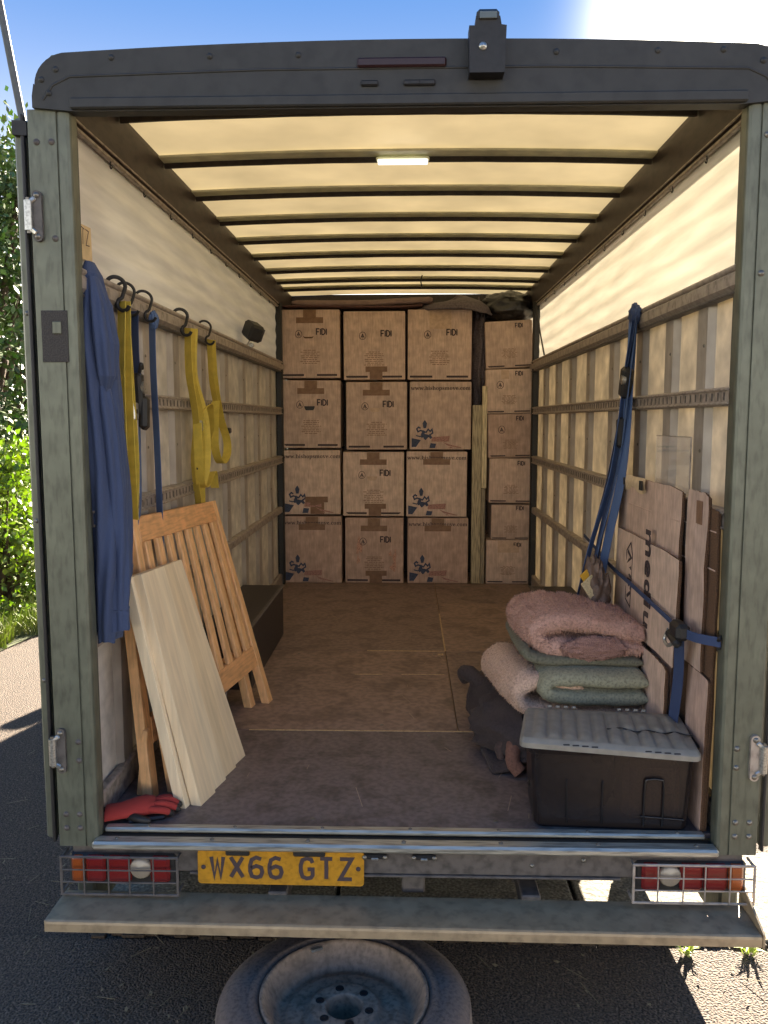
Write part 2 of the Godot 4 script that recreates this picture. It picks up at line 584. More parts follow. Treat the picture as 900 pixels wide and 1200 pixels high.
func ground() -> void:
	struct("road", flat_sheet([[-600, -900], [600, -900], [600, 300], [-600, 300]], G), MT.asphalt)
	struct("parking_apron", flat_sheet([[-2.2, -0.34], [-1.2, -0.31], [0.3, -0.33], [1.2, -0.32], [2.4, -0.33], [9, -0.31], [9, 12], [-3.2, 12], [-2.6, 2]], G + 0.004), MT.gravel)
	var kerb := MB.new()
	for k in 9:
		kerb.box(V(-0.72 + k * 0.92, G + 0.003, -0.66 + 0.004 * (k % 3)), V(0.905, 0.03, 0.62), 0.006)
	struct("kerb_edging", kerb, MT.concrete)
	# grass verge along the left
	struct("verge", flat_sheet([[-3.28, -3.9], [-3.2, -4.5], [-2.7, -9], [-2.6, -30], [-3.5, -120], [-90, -120], [-90, 60], [-7, 60], [-5.6, 10], [-4.2, 0], [-3.6, -2.6]], G + 0.012), MT.verge)

# ---------------------------------------------------------------- lorry
func upright(poly: Array, y0: float, y1: float) -> MB:   # polygon in (x, z), extruded up
	var q := PackedVector2Array()
	for a in poly:
		q.append(Vector2(a[0], -a[1]))
	return MB.new().prism(q, y1 - y0, Transform3D(Basis(Vector3.RIGHT, Vector3.FORWARD, Vector3.UP), V(0, y0, 0)))

func lorry_rear() -> void:
	for s in [-1.0, 1.0]:
		# rear post: flat face, groove, rolled inner flange
		var prof := []
		for q in [[1.085, -0.001], [1.082, 0.0], [1.002, 0.0], [1.0, -0.005], [0.9965, -0.005], [0.9945, 0.0], [0.972, 0.001], [0.964, -0.003], [0.961, -0.012], [0.961, -0.045], [0.972, -0.05], [0.972, -0.08], [1.085, -0.08]]:
			prof.append([q[0] * s, q[1]])
		var post := part("rear_post", upright(prof, -0.03, 2.19), MT.steel, truck)
		if s < 0:
			post.set_meta("label", "left rear post with dark worn lock patch")
		else:
			post.set_meta("label", "right rear post of the same steel with paler bolts")  # same steel both sides; brighter right put into paler bolts and hinges
		for y in ([0.03, 0.075, 1.83, 2.1] if s < 0 else [0.03, 0.075, 1.72, 2.1]):
			for x in [1.06, 1.017]:
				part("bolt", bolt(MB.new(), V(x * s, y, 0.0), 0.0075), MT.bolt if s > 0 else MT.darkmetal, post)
		for y in [0.25, 0.31]:
			part("bolt", bolt(MB.new(), V(1.012 * s, y, 0.0), 0.0075), MT.bolt if s > 0 else MT.darkmetal, post)
		# inner seal strip down the opening
		part("door_seal", MB.new().box(V(0.992 * s, 1.08, -0.094), V(0.028, 2.2, 0.026), 0.008), MT.black, post)
		# hinges: leaf with rounded ends and a knuckle standing at the outer edge
		for y in [1.892, 0.284]:
			var hx: float = 1.066 * s
			var leaf := MB.new()
			var pl := PackedVector2Array()
			for k in 9:
				pl.append(Vector2(hx - 0.003 * s + cos(PI * k / 8.0) * 0.014, y + 0.058 + sin(PI * k / 8.0) * 0.014))
			for k in 9:
				pl.append(Vector2(hx - 0.003 * s - cos(PI * k / 8.0) * 0.014, y - 0.058 - sin(PI * k / 8.0) * 0.014))
			leaf.prism(pl, 0.012, Transform3D(Basis(), V(0, 0, 0.0)))
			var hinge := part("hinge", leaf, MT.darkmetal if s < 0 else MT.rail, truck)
			part("hinge_knuckle", MB.new().cyl(V(hx + 0.02 * s, y - 0.042, 0.016), V(hx + 0.02 * s, y + 0.042, 0.016), 0.012, 14), MT.zinc, hinge)
			part("hinge_pin", MB.new().cyl(V(hx + 0.02 * s, y - 0.05, 0.016), V(hx + 0.02 * s, y + 0.05, 0.016), 0.006, 10), MT.bolt, hinge)
			part("hinge_arm", MB.new().bar(V(hx, y + 0.05, 0.012), V(hx + 0.02 * s, y + 0.035, 0.016), 0.014, 0.012, Vector3.BACK, 0.003), MT.zinc, hinge)
			part("hinge_arm", MB.new().bar(V(hx, y - 0.05, 0.012), V(hx + 0.02 * s, y - 0.035, 0.016), 0.014, 0.012, Vector3.BACK, 0.003), MT.zinc, hinge)
			part("bolt", bolt(MB.new(), V(hx - 0.003 * s, y + 0.058, 0.012), 0.007), MT.bolt, hinge)
			part("bolt", bolt(MB.new(), V(hx - 0.003 * s, y - 0.058, 0.012), 0.007), MT.bolt, hinge)
		# open door folded back along the outside, cut narrow to keep the wall lit
		var door := part("rear_door", MB.new().box(V(1.118 * s, 1.08, -0.20), V(0.034, 2.19, 0.36), 0.006), MT.steel, truck)
		part("door_edge_strip", MB.new().box(V(1.104 * s, 1.08, -0.012), V(0.01, 2.2, 0.02), 0.003), MT.black, door)
		part("door_corner", upright([[1.09 * s, -0.02], [1.128 * s, -0.02], [1.128 * s, 0.006], [1.09 * s, -0.004]], 2.12, 2.16), MT.black, door)
		for y in [0.5, 1.0, 1.62]:
			part("bolt", bolt(MB.new(), V(1.119 * s, y, -0.02), 0.006), MT.bolt, door)
	# worn lock patch on the left post
	var patch := part("lock_patch", MB.new().box(V(-1.03, 1.55, 0.0015), V(0.078, 0.15, 0.003), 0.001), mat(c8(66, 60, 56), 0.7, {"tex": "grit", "scale": 3.0, "bump": 0.1}), truck)
	part("lock_plate", MB.new().box(V(-1.022, 1.575, 0.005), V(0.026, 0.036, 0.006), 0.002), MT.steel, patch)

	# header with rounded shoulders
	var top := []
	top.append([-1.062, 2.19]); top.append([-1.062, 2.222]); top.append([-1.056, 2.255])
	for k in 9:
		var a := PI - k * PI * 0.5 / 8.0 * 0.9
		top.append([-0.955 + cos(a) * 0.098, 2.25 + sin(a) * 0.088])
	for k in 15:
		var x := -0.88 + 1.76 * k / 14.0
		top.append([x, 2.341 + 0.02 * (1 - x * x / 0.78)])
	for k in 9:
		var a := PI * 0.5 * (0.1 + 0.9 * (8 - k) / 8.0)
		top.append([0.955 + cos(a) * 0.098, 2.25 + sin(a) * 0.088])
	top.append([1.056, 2.255]); top.append([1.062, 2.222]); top.append([1.062, 2.19])
	top.append([0.94, 2.178]); top.append([-0.94, 2.178])
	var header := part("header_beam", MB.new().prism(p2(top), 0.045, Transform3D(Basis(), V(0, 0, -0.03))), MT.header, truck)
	part("drip_lip", MB.new().box(V(0, 2.196, 0.023), V(1.9, 0.03, 0.016), 0.004), MT.header, header)
	var ledge := MB.new()
	ledge.tube(pv([V(-1.03, 2.21, 0.014), V(-1.0, 2.25, 0.014), V(-0.95, 2.272, 0.014), V(-0.4, 2.284, 0.014), V(0.4, 2.284, 0.014), V(0.95, 2.272, 0.014), V(1.0, 2.25, 0.014), V(1.03, 2.21, 0.014)]), 0.004, 6)
	part("pressed_ridge", ledge, MT.header, header)
	for x in [-0.99, -0.83, -0.55, -0.3, 0.42, 0.7, 0.88, 0.99]:
		part("bolt", bolt(MB.new(), V(x, 2.322 - 0.03 * float(absf(x) > 0.9), 0.015), 0.007), MT.header, header)
	part("bolt", bolt(MB.new(), V(-1.032, 2.265, 0.015), 0.007), MT.header, header)
	part("bolt", bolt(MB.new(), V(-1.012, 2.228, 0.015), 0.007), MT.header, header)
	# red high level lamp strip and its small fittings
	var lampbar := part("high_brake_lamp", MB.new().box(V(-0.01, 2.297, 0.02), V(0.25, 0.026, 0.014), 0.005), mat(c8(44, 24, 25), 0.35), header)
	for x in [-0.1, 0.02, 0.06]:
		part("lamp_clip", MB.new().box(V(x, 2.243, 0.018), V(0.05, 0.016, 0.012), 0.004), MT.black, header)
	# rear camera housing standing over the header
	var hous := part("camera_housing", MB.new().prism(p2([[0.176, 2.25], [0.272, 2.25], [0.276, 2.372], [0.262, 2.374], [0.258, 2.396], [0.192, 2.396], [0.19, 2.372], [0.174, 2.372]]), 0.05, Transform3D(Basis(), V(0, 0, 0.016))), MT.black, header)
	part("camera_head", MB.new().box(V(0.225, 2.398, 0.045), V(0.062, 0.034, 0.05), 0.008), MT.black, header)
	part("camera_window", MB.new().box(V(0.225, 2.396, 0.072), V(0.046, 0.018, 0.004), 0.001), mat(c8(96, 104, 104), 0.2), header)
	part("camera_screw", bolt(MB.new(), V(0.212, 2.318, 0.066), 0.009), MT.zinc, header)

	# sill: two aluminium strips, the lower one proud of the rear face
	var sill := part("sill_strip", MB.new().box(V(-0.006, 0.004, -0.056), V(1.90, 0.016, 0.034), 0.005), MT.sill, truck)
	var lip := part("sill_strip", MB.new().box(V(-0.005, -0.014, 0.006), V(1.936, 0.026, 0.05), 0.007), MT.sill, truck)
	part("sill_gap", MB.new().box(V(-0.005, -0.012, -0.03), V(1.92, 0.012, 0.03), 0.0), MT.black, truck)
	for k in 7:
		part("bolt", bolt(MB.new(), V(-0.9 + k * 0.3, 0.0005, 0.004), 0.006, Vector3.UP), MT.bolt, lip)
		part("bolt", bolt(MB.new(), V(-0.82 + k * 0.28, 0.012, -0.056), 0.005, Vector3.UP), MT.bolt, sill)
	var cross := part("cross_member", MB.new().box(V(0, -0.073, -0.055), V(2.1, 0.088, 0.09), 0.006), MT.darkmetal, truck)
	part("lower_flange", MB.new().box(V(0.0, -0.116, -0.03), V(1.35, 0.008, 0.06), 0.002), MT.darkmetal, cross)
	part("tow_bracket", MB.new().box(V(0.03, -0.165, -0.09), V(0.075, 0.09, 0.05), 0.006), MT.darkmetal, cross)
	for x in [-0.09, 0.063]:
		var lamp := part("plate_lamp", MB.new().box(V(x, -0.048, 0.0), V(0.072, 0.016, 0.026), 0.006), MT.black, cross)
		part("lamp_lens", MB.new().box(V(x, -0.051, 0.015), V(0.022, 0.007, 0.006), 0.002), MT.zinc, lamp)
		for dx in [-0.032, 0.032]:
			part("bolt", bolt(MB.new(), V(x + dx, -0.048, 0.012), 0.006), MT.bolt, lamp)
	part("bolt", bolt(MB.new(), V(0.4, -0.08, -0.01), 0.006), MT.bolt, cross)
	part("bolt", bolt(MB.new(), V(0.56, -0.06, -0.01), 0.006), MT.bolt, cross)

	# number plate
	var pc := V(-0.385, -0.0885, 0.004)
	var pp := PackedVector2Array()
	for q in [[0.25, 0.045, 0], [-0.25, 0.045, 1], [-0.25, -0.045, 2], [0.25, -0.045, 3]]:
		for k in 4:
			var a: float = (q[2] + k / 3.0) * PI / 2
			pp.append(Vector2(q[0] + cos(a) * 0.011, q[1] + sin(a) * 0.011))
	var pxf := Transform3D(Basis(V(0, 0, 1), deg_to_rad(-0.3)), pc)
	var plate := part("number_plate", MB.new().prism(pp, 0.004, pxf), MT.plate, truck)
	plate.set_meta("label", "yellow number plate reading WX66 GTZ")
	var gl := {
		"W": [[[0, 1], [0.24, 0], [0.5, 0.8], [0.76, 0], [1, 1]]],
		"X": [[[0, 0], [1, 1]], [[0, 1], [1, 0]]],
		"6": [[[0.92, 0.92], [0.5, 1], [0.12, 0.88], [0, 0.6], [0, 0.3], [0.14, 0.06], [0.5, 0], [0.86, 0.06], [1, 0.28], [0.9, 0.5], [0.5, 0.58], [0.08, 0.46]]],
		"G": [[[0.98, 0.78], [0.84, 0.96], [0.5, 1], [0.14, 0.92], [0, 0.65], [0, 0.35], [0.14, 0.08], [0.5, 0], [0.84, 0.04], [0.98, 0.16], [0.98, 0.46], [0.56, 0.46]]],
		"T": [[[0, 1], [1, 1]], [[0.5, 1], [0.5, 0]]],
		"Z": [[[0.02, 1], [0.98, 1], [0.04, 0], [1, 0]]]}
	var x := -0.224
	for ch in ["W", "X", "6", "6", " ", "G", "T", "Z"]:
		if ch == " ":
			x += 0.037
			continue
		var st := MB.new()
		var k := 0
		for s in gl[ch]:
			var q := PackedVector2Array()
			for a in s:
				q.append(Vector2(x + 0.006 + a[0] * 0.038, -0.033 + a[1] * 0.066))
			st.stroke(q, 0.0125, 0.0012 + 0.0003 * k, pxf.translated_local(V(0, 0, 0.0035)))
			k += 1
		part("plate_character", st, MT.ink, plate)
		x += 0.061
	for dx in [-0.135, 0.09]:
		part("plate_top_blob", MB.new().box(pc + V(dx, 0.049, 0.004), V(0.075 if dx < 0 else 0.1, 0.02, 0.012), 0.004), MT.black, plate)  # two black blobs on the smudged top edge of the plate
	for dx in [-0.243, 0.243]:
		part("plate_screw", bolt(MB.new(), pc + V(dx, 0, 0.004), 0.006), MT.ink, plate)

	# tail lamps behind wire guards
	for s in [-1.0, 1.0]:
		var cx: float = 0.888 * s
		var tail := part("tail_lamp", MB.new().box(V(cx, -0.105, -0.022), V(0.345, 0.104, 0.04), 0.01), MT.black, truck)
		tail.set_meta("label", ("left" if s < 0 else "right") + " tail lamp cluster behind a wire guard")
		var widths := [[0.045, "amber"], [0.068, "red"], [0.082, "red"], [0.056, "clear"], [0.066, "dark"]] if s < 0 else [[0.05, "amber"], [0.075, "red"], [0.075, "red"], [0.056, "clear"], [0.06, "red"]]
		var lx: float = 0.163
		for w in widths:
			var m: Material = {"amber": MT.lensamber, "red": MT.lensred, "clear": MT.lensclear, "dark": MT.lensred}[w[1]]
			var c: float = cx + s * (lx - w[0] * 0.5)
			var lens := MB.new()
			if w[1] == "clear":
				lens.lathe(p2([[0.034, 0], [0.034, 0.012], [0.028, 0.018], [0.0001, 0.022]]), 20, Transform3D(Basis(Quaternion(Vector3.UP, Vector3.BACK)), V(c, -0.098, -0.004)))
			else:
				lens.box(V(c, -0.103, -0.001), V(w[0] - 0.004, 0.088, 0.024), 0.009)
			part("lamp_lens", lens, m, tail)
			lx -= w[0]
		var fr := MB.new()
		var x0: float = cx - 0.183
		var x1: float = cx + 0.183
		for y in [-0.05, -0.172]:
			fr.bar(V(x0 - 0.004, y, 0.03), V(x1 + 0.004, y, 0.03), 0.008, 0.006, Vector3.BACK, 0.002)
		for xx in [x0, x1]:
			fr.bar(V(xx, -0.168, 0.0305), V(xx, -0.054, 0.0305), 0.008, 0.006, Vector3.BACK, 0.002)
			for y in [-0.054, -0.168]:
				fr.bar(V(xx, y, 0.03), V(xx, y, -0.03), 0.006, 0.006, Vector3.UP)
		var guard := part("lamp_guard", fr, MT.darkmetal if s < 0 else MT.rail, truck)  # dim left side put into darker metal, right guard paler
		for y in [-0.091, -0.131]:
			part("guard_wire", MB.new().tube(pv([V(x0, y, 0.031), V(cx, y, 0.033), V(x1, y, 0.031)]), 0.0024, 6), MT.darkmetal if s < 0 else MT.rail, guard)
		for k in 4:
			var xx := lerpf(x0, x1, (k + 1 + 0.06 * sin(k * 2.0)) / 5.0)
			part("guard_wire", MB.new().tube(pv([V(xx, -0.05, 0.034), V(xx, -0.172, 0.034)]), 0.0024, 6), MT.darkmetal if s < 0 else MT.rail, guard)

	# step bumper: top tread, front face and turned-down lower edge, gusset on the right
	var tread := []
	var bb := MB.new()
	bb.prism(p2([[-0.012, -0.19], [0.146, -0.19], [0.153, -0.193], [0.155, -0.2], [0.155, -0.224], [0.149, -0.224], [0.148, -0.202], [-0.012, -0.197]]), 2.12, Transform3D(Basis(V(0, 0, 1), V(0.006, 1, 0), V(-1, 0.006, 0)), V(1.05, -0.007, 0)))
	var step := part("step_bumper", bb, MT.bumper, truck)
	part("bumper_end", MB.new().prism(p2([[-0.03, -0.125], [-0.018, -0.125], [0.156, -0.192], [0.156, -0.236], [-0.03, -0.236]]), 0.006, Transform3D(Basis(V(0, 0, 1), V(0, 1, 0), V(-1, 0, 0)), V(1.057, 0, 0))), MT.bumper, step)
	part("bumper_end", MB.new().prism(p2([[-0.03, -0.186], [0.15, -0.186], [0.15, -0.222], [-0.03, -0.228]]), 0.006, Transform3D(Basis(V(0, 0, 1), V(0, 1, 0), V(-1, 0, 0)), V(-1.071, 0, 0))), MT.bumper, step)
	for sx in [-0.4, 0.4]:
		part("bumper_bracket", MB.new().box(V(sx, -0.21, -0.2), V(0.06, 0.06, 0.38), 0.004), MT.darkmetal, step)

func lorry_inside() -> void:
	# floor boards
	var joint := part("floor_bed", MB.new().box(V(0, -0.03, -2.38), V(2.02, 0.03, 4.6), 0.0), MT.floorjoint, truck)
	var boards := [[-1.0, 1.0, -0.928, -0.075, 0], [-1.0, 0.222, -2.165, -0.932, 1], [0.226, 1.0, -2.165, -0.932, 2], [-1.0, 0.222, -3.42, -2.169, 2], [0.226, 1.0, -3.42, -2.169, 1], [-1.0, 0.222, -4.66, -3.424, 2], [0.226, 1.0, -4.66, -3.424, 2]]
	for b in boards:
		part("floor_board", MB.new().box(V((b[0] + b[1]) / 2, -0.008, (b[2] + b[3]) / 2), V(b[1] - b[0], 0.016, b[3] - b[2]), 0.0015), MT.floor[b[4]], joint)
	# pale worn lines where boards meet, and scratches
	var pale := mat(c8(206, 178, 136), 0.6, {"tex": "strong", "scale": 4.0})
	for q in [[V(-0.66, 0, -0.930), V(0.33, 0, -0.931), 0.010], [V(-0.22, 0, -2.167), V(0.222, 0, -2.166), 0.012], [V(0.224, 0, -2.17), V(0.225, 0, -3.1), 0.008], [V(-0.26, 0, -1.722), V(-0.12, 0, -1.722), 0.010], [V(-0.02, 0, -1.724), V(0.2, 0, -1.724), 0.006], [V(0.18, 0, -2.1), V(0.21, 0, -2.1), 0.03]]:
		part("board_joint_line", MB.new().bar(q[0] + V(0, 0.0005, 0), q[1] + V(0, 0.0005, 0), q[2], 0.0012, Vector3.UP), pale, joint)
	var rs := RandomNumberGenerator.new()
	rs.seed = 77
	var scr := MB.new()
	for k in 50:
		var c := V(rs.randf_range(-0.6, 0.5), 0.0006, rs.randf_range(-3.6, -0.12))
		var a := rs.randfn() * 0.35
		var ln := rs.randf_range(0.01, 0.05) if k < 42 else rs.randf_range(0.06, 0.22)
		scr.bar(c, c + V(sin(a), 0, -cos(a)) * ln, rs.randf_range(0.0012, 0.003), 0.0008)
	part("floor_scratches", scr, mat(c8(160, 142, 122), 0.7), joint).set_meta("kind", "stuff")
	for q in [[-0.9, -0.14], [-0.3, -0.14], [0.3, -0.14], [0.9, -0.14], [-0.5, -0.88], [0.1, -0.88], [-0.6, -2.1], [0.16, -2.1], [0.28, -1.0], [-0.1, -1.0], [0.3, -2.1], [-0.3, -3.3], [0.15, -3.3]]:
		part("floor_screw", MB.new().lathe(p2([[0.009, 0.0], [0.008, 0.0016], [0.0001, 0.0012]]), 10, Transform3D(Basis(), V(q[0], 0.0002, q[1]))), MT.bolt, joint)
	part("underfloor_pan", MB.new().box(V(0, -0.0625, -2.42), V(1.99, 0.03, 4.4), 0.0), MT.darkmetal, truck)
	# boxes over the wheels
	for s in [-1.0, 1.0]:
		var ab := part("wheel_arch_box", MB.new().box(V(0.8725 * s, 0.155, -1.98), V(0.25, 0.308, 1.06), 0.006), MT.archbox, truck)
		part("edge_angle", MB.new().box(V(0.7475 * s, 0.3085, -1.98), V(0.022, 0.008, 1.065), 0.003), MT.darkmetal, ab)
	# walls
	var ribs := [-0.41, -0.77, -1.18, -1.67, -2.2, -2.7, -3.18, -3.68, -4.2]
	for s in [-1.0, 1.0]:
		var up := MB.new()
		var p := PackedVector3Array()
		var nu := 120
		var nv := 40
		for i in nu:
			var z := -0.081 - 4.58 * i / (nu - 1)
			for j in nv:
				var y := 1.70 + 0.50 * j / (nv - 1)
				var k := (y - 1.70) / 0.5
				var wave := sin(k * 33.0 + 1.4 * nz.get_noise_2d(z * 0.6 + s * 9, y * 2.0) + 0.5 * sin(z * 0.9)) * 0.0032 * smoothstep(0.1, 0.3, k) * smoothstep(1.0, 0.9, k)
				wave += 0.004 * nz.get_noise_3d(z * 0.8, y * 1.3, s * 5)
				p.append(V((1.012 + wave) * s, y, z))
		up.grid(p, nu, nv)
		part("upper_wall_sheet", up, MT.upper, truck).set_meta("label", "cream wavy upper wall sheet")
		part("wall_lining", MB.new().box(V(1.026 * s, 0.85, -2.37), V(0.012, 1.74, 4.58), 0.0), MT.lining, truck)
		for z in ribs:
			var w := 0.052
			var rp := []
			for q in [[1.02, z - w - 0.016], [1.004, z - w], [0.998, z - w + 0.006], [0.998, z + w - 0.006], [1.004, z + w], [1.02, z + w + 0.016]]:
				rp.append([q[0] * s, q[1]])
			var rib := part("wall_rib", upright(rp, 0.09, 1.70), MT.rib, truck)
			for y in [0.8, 1.2, 1.55]:
				part("rivet", bolt(MB.new(), V(0.998 * s, y, z + 0.02), 0.005, V(-s, 0, 0)), MT.bolt, rib)
		# load rails along the wall
		for r in [[1.746, 1.684, 0.963, "hand"], [1.404, 1.346, 0.972, "slot"], [1.028, 0.968, 0.972, "slot"], [0.628, 0.58, 0.976, "plain"], [0.092, 0.0, 0.984, "plain"]]:
			var st := MB.new()
			var h: float = r[0] - r[1]
			var d: float = 1.018 - r[2]
			st.box(V((r[2] + d / 2) * s, (r[0] + r[1]) / 2, -2.335), V(d, h, 4.61), 0.014 if r[3] == "hand" else 0.006)
			var rail := part("load_rail", st, MT.rail, truck)
			if r[3] == "hand":
				part("rail_bead", MB.new().cyl(V(0.974 * s, 1.750, -0.06), V(0.974 * s, 1.750, -4.64), 0.0105, 8), MT.rail, rail)
				part("rail_lip", MB.new().box(V(0.985 * s, 1.679, -2.335), V(0.035, 0.008, 4.6), 0.002), MT.darkmetal, rail)
			if r[3] == "slot":
				var sl := MB.new()
				for k in 89:
					var z := -0.12 - k * 0.051
					sl.box(V((r[2] - 0.0004) * s, (r[0] + r[1]) / 2, z), V(0.0024, h * 0.42, 0.009), 0.0)
				part("rail_slots", sl, MT.darkmetal, rail).set_meta("kind", "stuff")
				for y in [r[0] - 0.008, r[1] + 0.008]:
					part("rail_bead", MB.new().box(V((r[2] - 0.003) * s, y, -2.36), V(0.006, 0.008, 4.55), 0.002), MT.rail, rail)
		# corner beam under the roof edge
		var bp := p2([[1.02 * s, 2.186], [0.998 * s, 2.186], [0.986 * s, 2.195], [0.966 * s, 2.318], [0.966 * s, 2.334], [1.02 * s, 2.334]])
		var beam := part("corner_beam", MB.new().prism(bp, -4.64, Transform3D(Basis(), V(0, 0, -0.032))), MT.beam, truck)
		part("beam_bead", MB.new().box(V(0.996 * s, 2.177, -2.36), V(0.02, 0.016, 4.55), 0.004), MT.rail, beam)
		part("beam_bead", MB.new().box(V(0.984 * s, 2.196, -2.36), V(0.006, 0.008, 4.55), 0.002), MT.rail, beam)
		for k in 12:
			var z := -0.42 - k * 0.36
			part("beam_hook", MB.new().tube(smooth_path([V(0.992 * s, 2.17, z), V(0.994 * s, 2.152, z), V(0.99 * s, 2.145, z + 0.004), V(0.985 * s, 2.15, z + 0.006)], 3), 0.0022, 5), MT.black, beam)
		part("dark_gap_strip", MB.new().box(V(0.99 * s, 1.1, -4.08), V(0.05, 2.2, 0.06), 0.008), MT.black, truck)  # black strip standing in for the dark gap beside the cartons
	part("bulkhead", MB.new().box(V(0, 1.16, -4.71), V(2.04, 2.38, 0.05), 0.0), MT.archbox, truck)

	# roof: translucent skin on curved bows
	var roof := MB.new()
	var rp2 := PackedVector3Array()
	for i in 60:
		var z := -0.029 - 4.65 * i / 59.0
		for j in 31:
			var x := -1.03 + 2.06 * j / 30.0
			var y := 2.355 - 0.02 * pow(absf(x) / 1.03, 2.2) + 0.003 * nz.get_noise_2d(z * 1.6, x * 1.6)
			rp2.append(V(x, y, z))
	roof.grid(rp2, 60, 31)
	part("roof_skin", roof, MT.roof, truck).set_meta("label", "translucent roof sheet glowing in the sun")
	for z in [-0.44, -0.96, -1.46, -1.95, -2.43, -2.90, -3.40, -3.84, -4.2]:
		var flat := PackedVector3Array()
		var fin := PackedVector3Array()
		for k in 21:
			var x := -0.964 + 1.928 * k / 20.0
			var y := 2.355 - 0.02 * pow(absf(x) / 1.03, 2.2) - 0.012
			flat.append(V(x, y, z + 0.036))
			fin.append(V(x, y - 0.012 + 0.0015 * nz.get_noise_2d(x * 6, z), z - 0.008))
		var bow := part("roof_bow", MB.new().band(flat, Vector3.BACK, 0.074, 0.008), MT.bow, truck)
		part("bow_web", MB.new().band(fin, Vector3.UP, 0.022, 0.012), MT.bowdark, bow)
	# small strip light under the second bow
	var strip := part("strip_light", MB.new().box(V(-0.013, 2.325, -0.95), V(0.21, 0.012, 0.04), 0.004), MT.bow, truck)
	var led := mat(c8(255, 255, 250), 0.4)
	led.emission_enabled = true
	led.emission = c8(255, 250, 240)
	led.emission_energy_multiplier = 0.1
	part("lamp_diffuser", MB.new().box(V(-0.013, 2.314, -0.945), V(0.195, 0.012, 0.036), 0.002), led, strip)
	var al := AreaLight3D.new()
	al.name = "strip_lamp"
	al.area_size = Vector2(0.185, 0.02)
	al.light_energy = 0.001
	al.light_color = Color(1.0, 0.98, 0.94)
	al.shadow_enabled = true
	al.position = V(-0.013, 2.305 + F, -0.945)
	al.rotation.x = -PI / 2
	add_child(al)
	part("loose_cable", MB.new().tube(smooth_path([V(0.11, 2.34, -3.7), V(0.10, 2.31, -3.72), V(0.105, 2.27, -3.73), V(0.1, 2.255, -3.72)], 5), 0.005, 6), MT.black, truck)

func lorry_outside() -> void:
	# chassis, guards and running gear
	for s in [-1.0, 1.0]:
		part("chassis_rail", MB.new().box(V(0.4 * s, -0.17, -3.4), V(0.07, 0.16, 6.4), 0.006), MT.darkmetal, truck)
		part("side_rail", MB.new().box(V(1.02 * s, -0.055, -2.5), V(0.06, 0.06, 4.4), 0.004), MT.steel, truck)
		part("side_guard", MB.new().box(V(1.06 * s, -0.315, -0.98), V(0.04, 0.11, 1.56), 0.01), MT.steel, truck)
		part("side_guard", MB.new().box(V(1.06 * s, -0.30, -3.8), V(0.04, 0.12, 1.7), 0.01), MT.steel, truck)
		part("unseen_side_panel", MB.new().box(V(1.04 * s, -0.19, -0.66), V(0.06, 0.22, 1.16), 0.008), MT.steel, truck)  # out of view, placed to shade the ground by the bumper end
		# rounded shoulder closing the roof to the wall outside
		part("roof_rail", MB.new().prism(p2([[1.03 * s, 2.17], [1.06 * s, 2.19], [1.058 * s, 2.27], [1.045 * s, 2.325], [1.02 * s, 2.35], [1.0 * s, 2.352], [1.0 * s, 2.338], [1.03 * s, 2.336]]), -4.64, Transform3D(Basis(), V(0, 0, -0.032))), MT.steel, truck)
	for z in [-2.1, -5.9]:
		part("axle", MB.new().cyl(V(-0.9, -0.2, z), V(0.9, -0.2, z), 0.05, 12), MT.darkmetal, truck)
		for s in [-1.0, 1.0]:
			var xf := Transform3D(Basis(V(0, 0, 1), -s * PI / 2), V(0.78 * s, -0.2, z))
			var tyre := MB.new().lathe(p2([[0.22, 0.02], [0.28, 0.0], [0.335, 0.02], [0.35, 0.05], [0.35, 0.17], [0.335, 0.2], [0.28, 0.215], [0.22, 0.2]]), 32, xf)
			var wheel := part("road_wheel", tyre, MT.rubber, truck)
			part("rim", MB.new().lathe(p2([[0.0001, 0.12], [0.1, 0.12], [0.13, 0.14], [0.2, 0.15], [0.225, 0.21], [0.225, 0.02]]), 24, xf), MT.paint, wheel)
			var mud := PackedVector3Array()
			for k in 13:
				var a := PI * k / 12.0
				mud.append(V(0.93 * s, -0.2 + sin(a) * 0.385, z + cos(a) * 0.4))
			if z > -5:
				part("mudguard", MB.new().band(mud, Vector3.RIGHT, 0.26, 0.006), MT.black, truck)
				part("mudflap", MB.new().box(V(0.93 * s, -0.33, z - 0.41), V(0.24, 0.3, 0.01), 0.0), MT.black, truck)
	# luton head and cab in front
	part("luton_head", MB.new().box(V(0, 1.86, -5.5), V(2.06, 0.94, 1.6), 0.12), MT.paint, truck)
	var cab := MB.new()
	cab.prism(p2([[-4.74, -0.3], [-4.74, 1.36], [-6.05, 1.36], [-6.45, 0.75], [-6.95, 0.55], [-7.05, 0.3], [-7.05, -0.3]]), 1.9, Transform3D(Basis(V(0, 0, 1), V(0, 1, 0), V(-1, 0, 0)), V(0.95, 0, 0)))
	var cabm := part("cab", cab, MT.paint, truck)
	part("windscreen", MB.new().bar(V(0, 1.33, -6.075), V(0, 0.79, -6.43), 1.7, 0.012, V(0, 0.5, -0.8)), MT.glass, cabm)
	for s in [-1.0, 1.0]:
		var dr := part("cab_door", MB.new().box(V(0.952 * s, 0.4, -5.5), V(0.012, 1.3, 0.95), 0.005), MT.paint, cabm)
		part("door_window", MB.new().box(V(0.96 * s, 0.98, -5.5), V(0.008, 0.5, 0.8), 0.002), MT.glass, cabm)
		part("headlight", MB.new().box(V(0.7 * s, 0.22, -7.05), V(0.3, 0.16, 0.05), 0.02), MT.lensclear, cabm)
		part("door_mirror", MB.new().box(V(1.1 * s, 0.95, -6.05), V(0.18, 0.34, 0.08), 0.03), MT.black, cabm)
	part("front_bumper", MB.new().box(V(0, -0.22, -7.06), V(1.96, 0.24, 0.12), 0.03), MT.black, cabm)

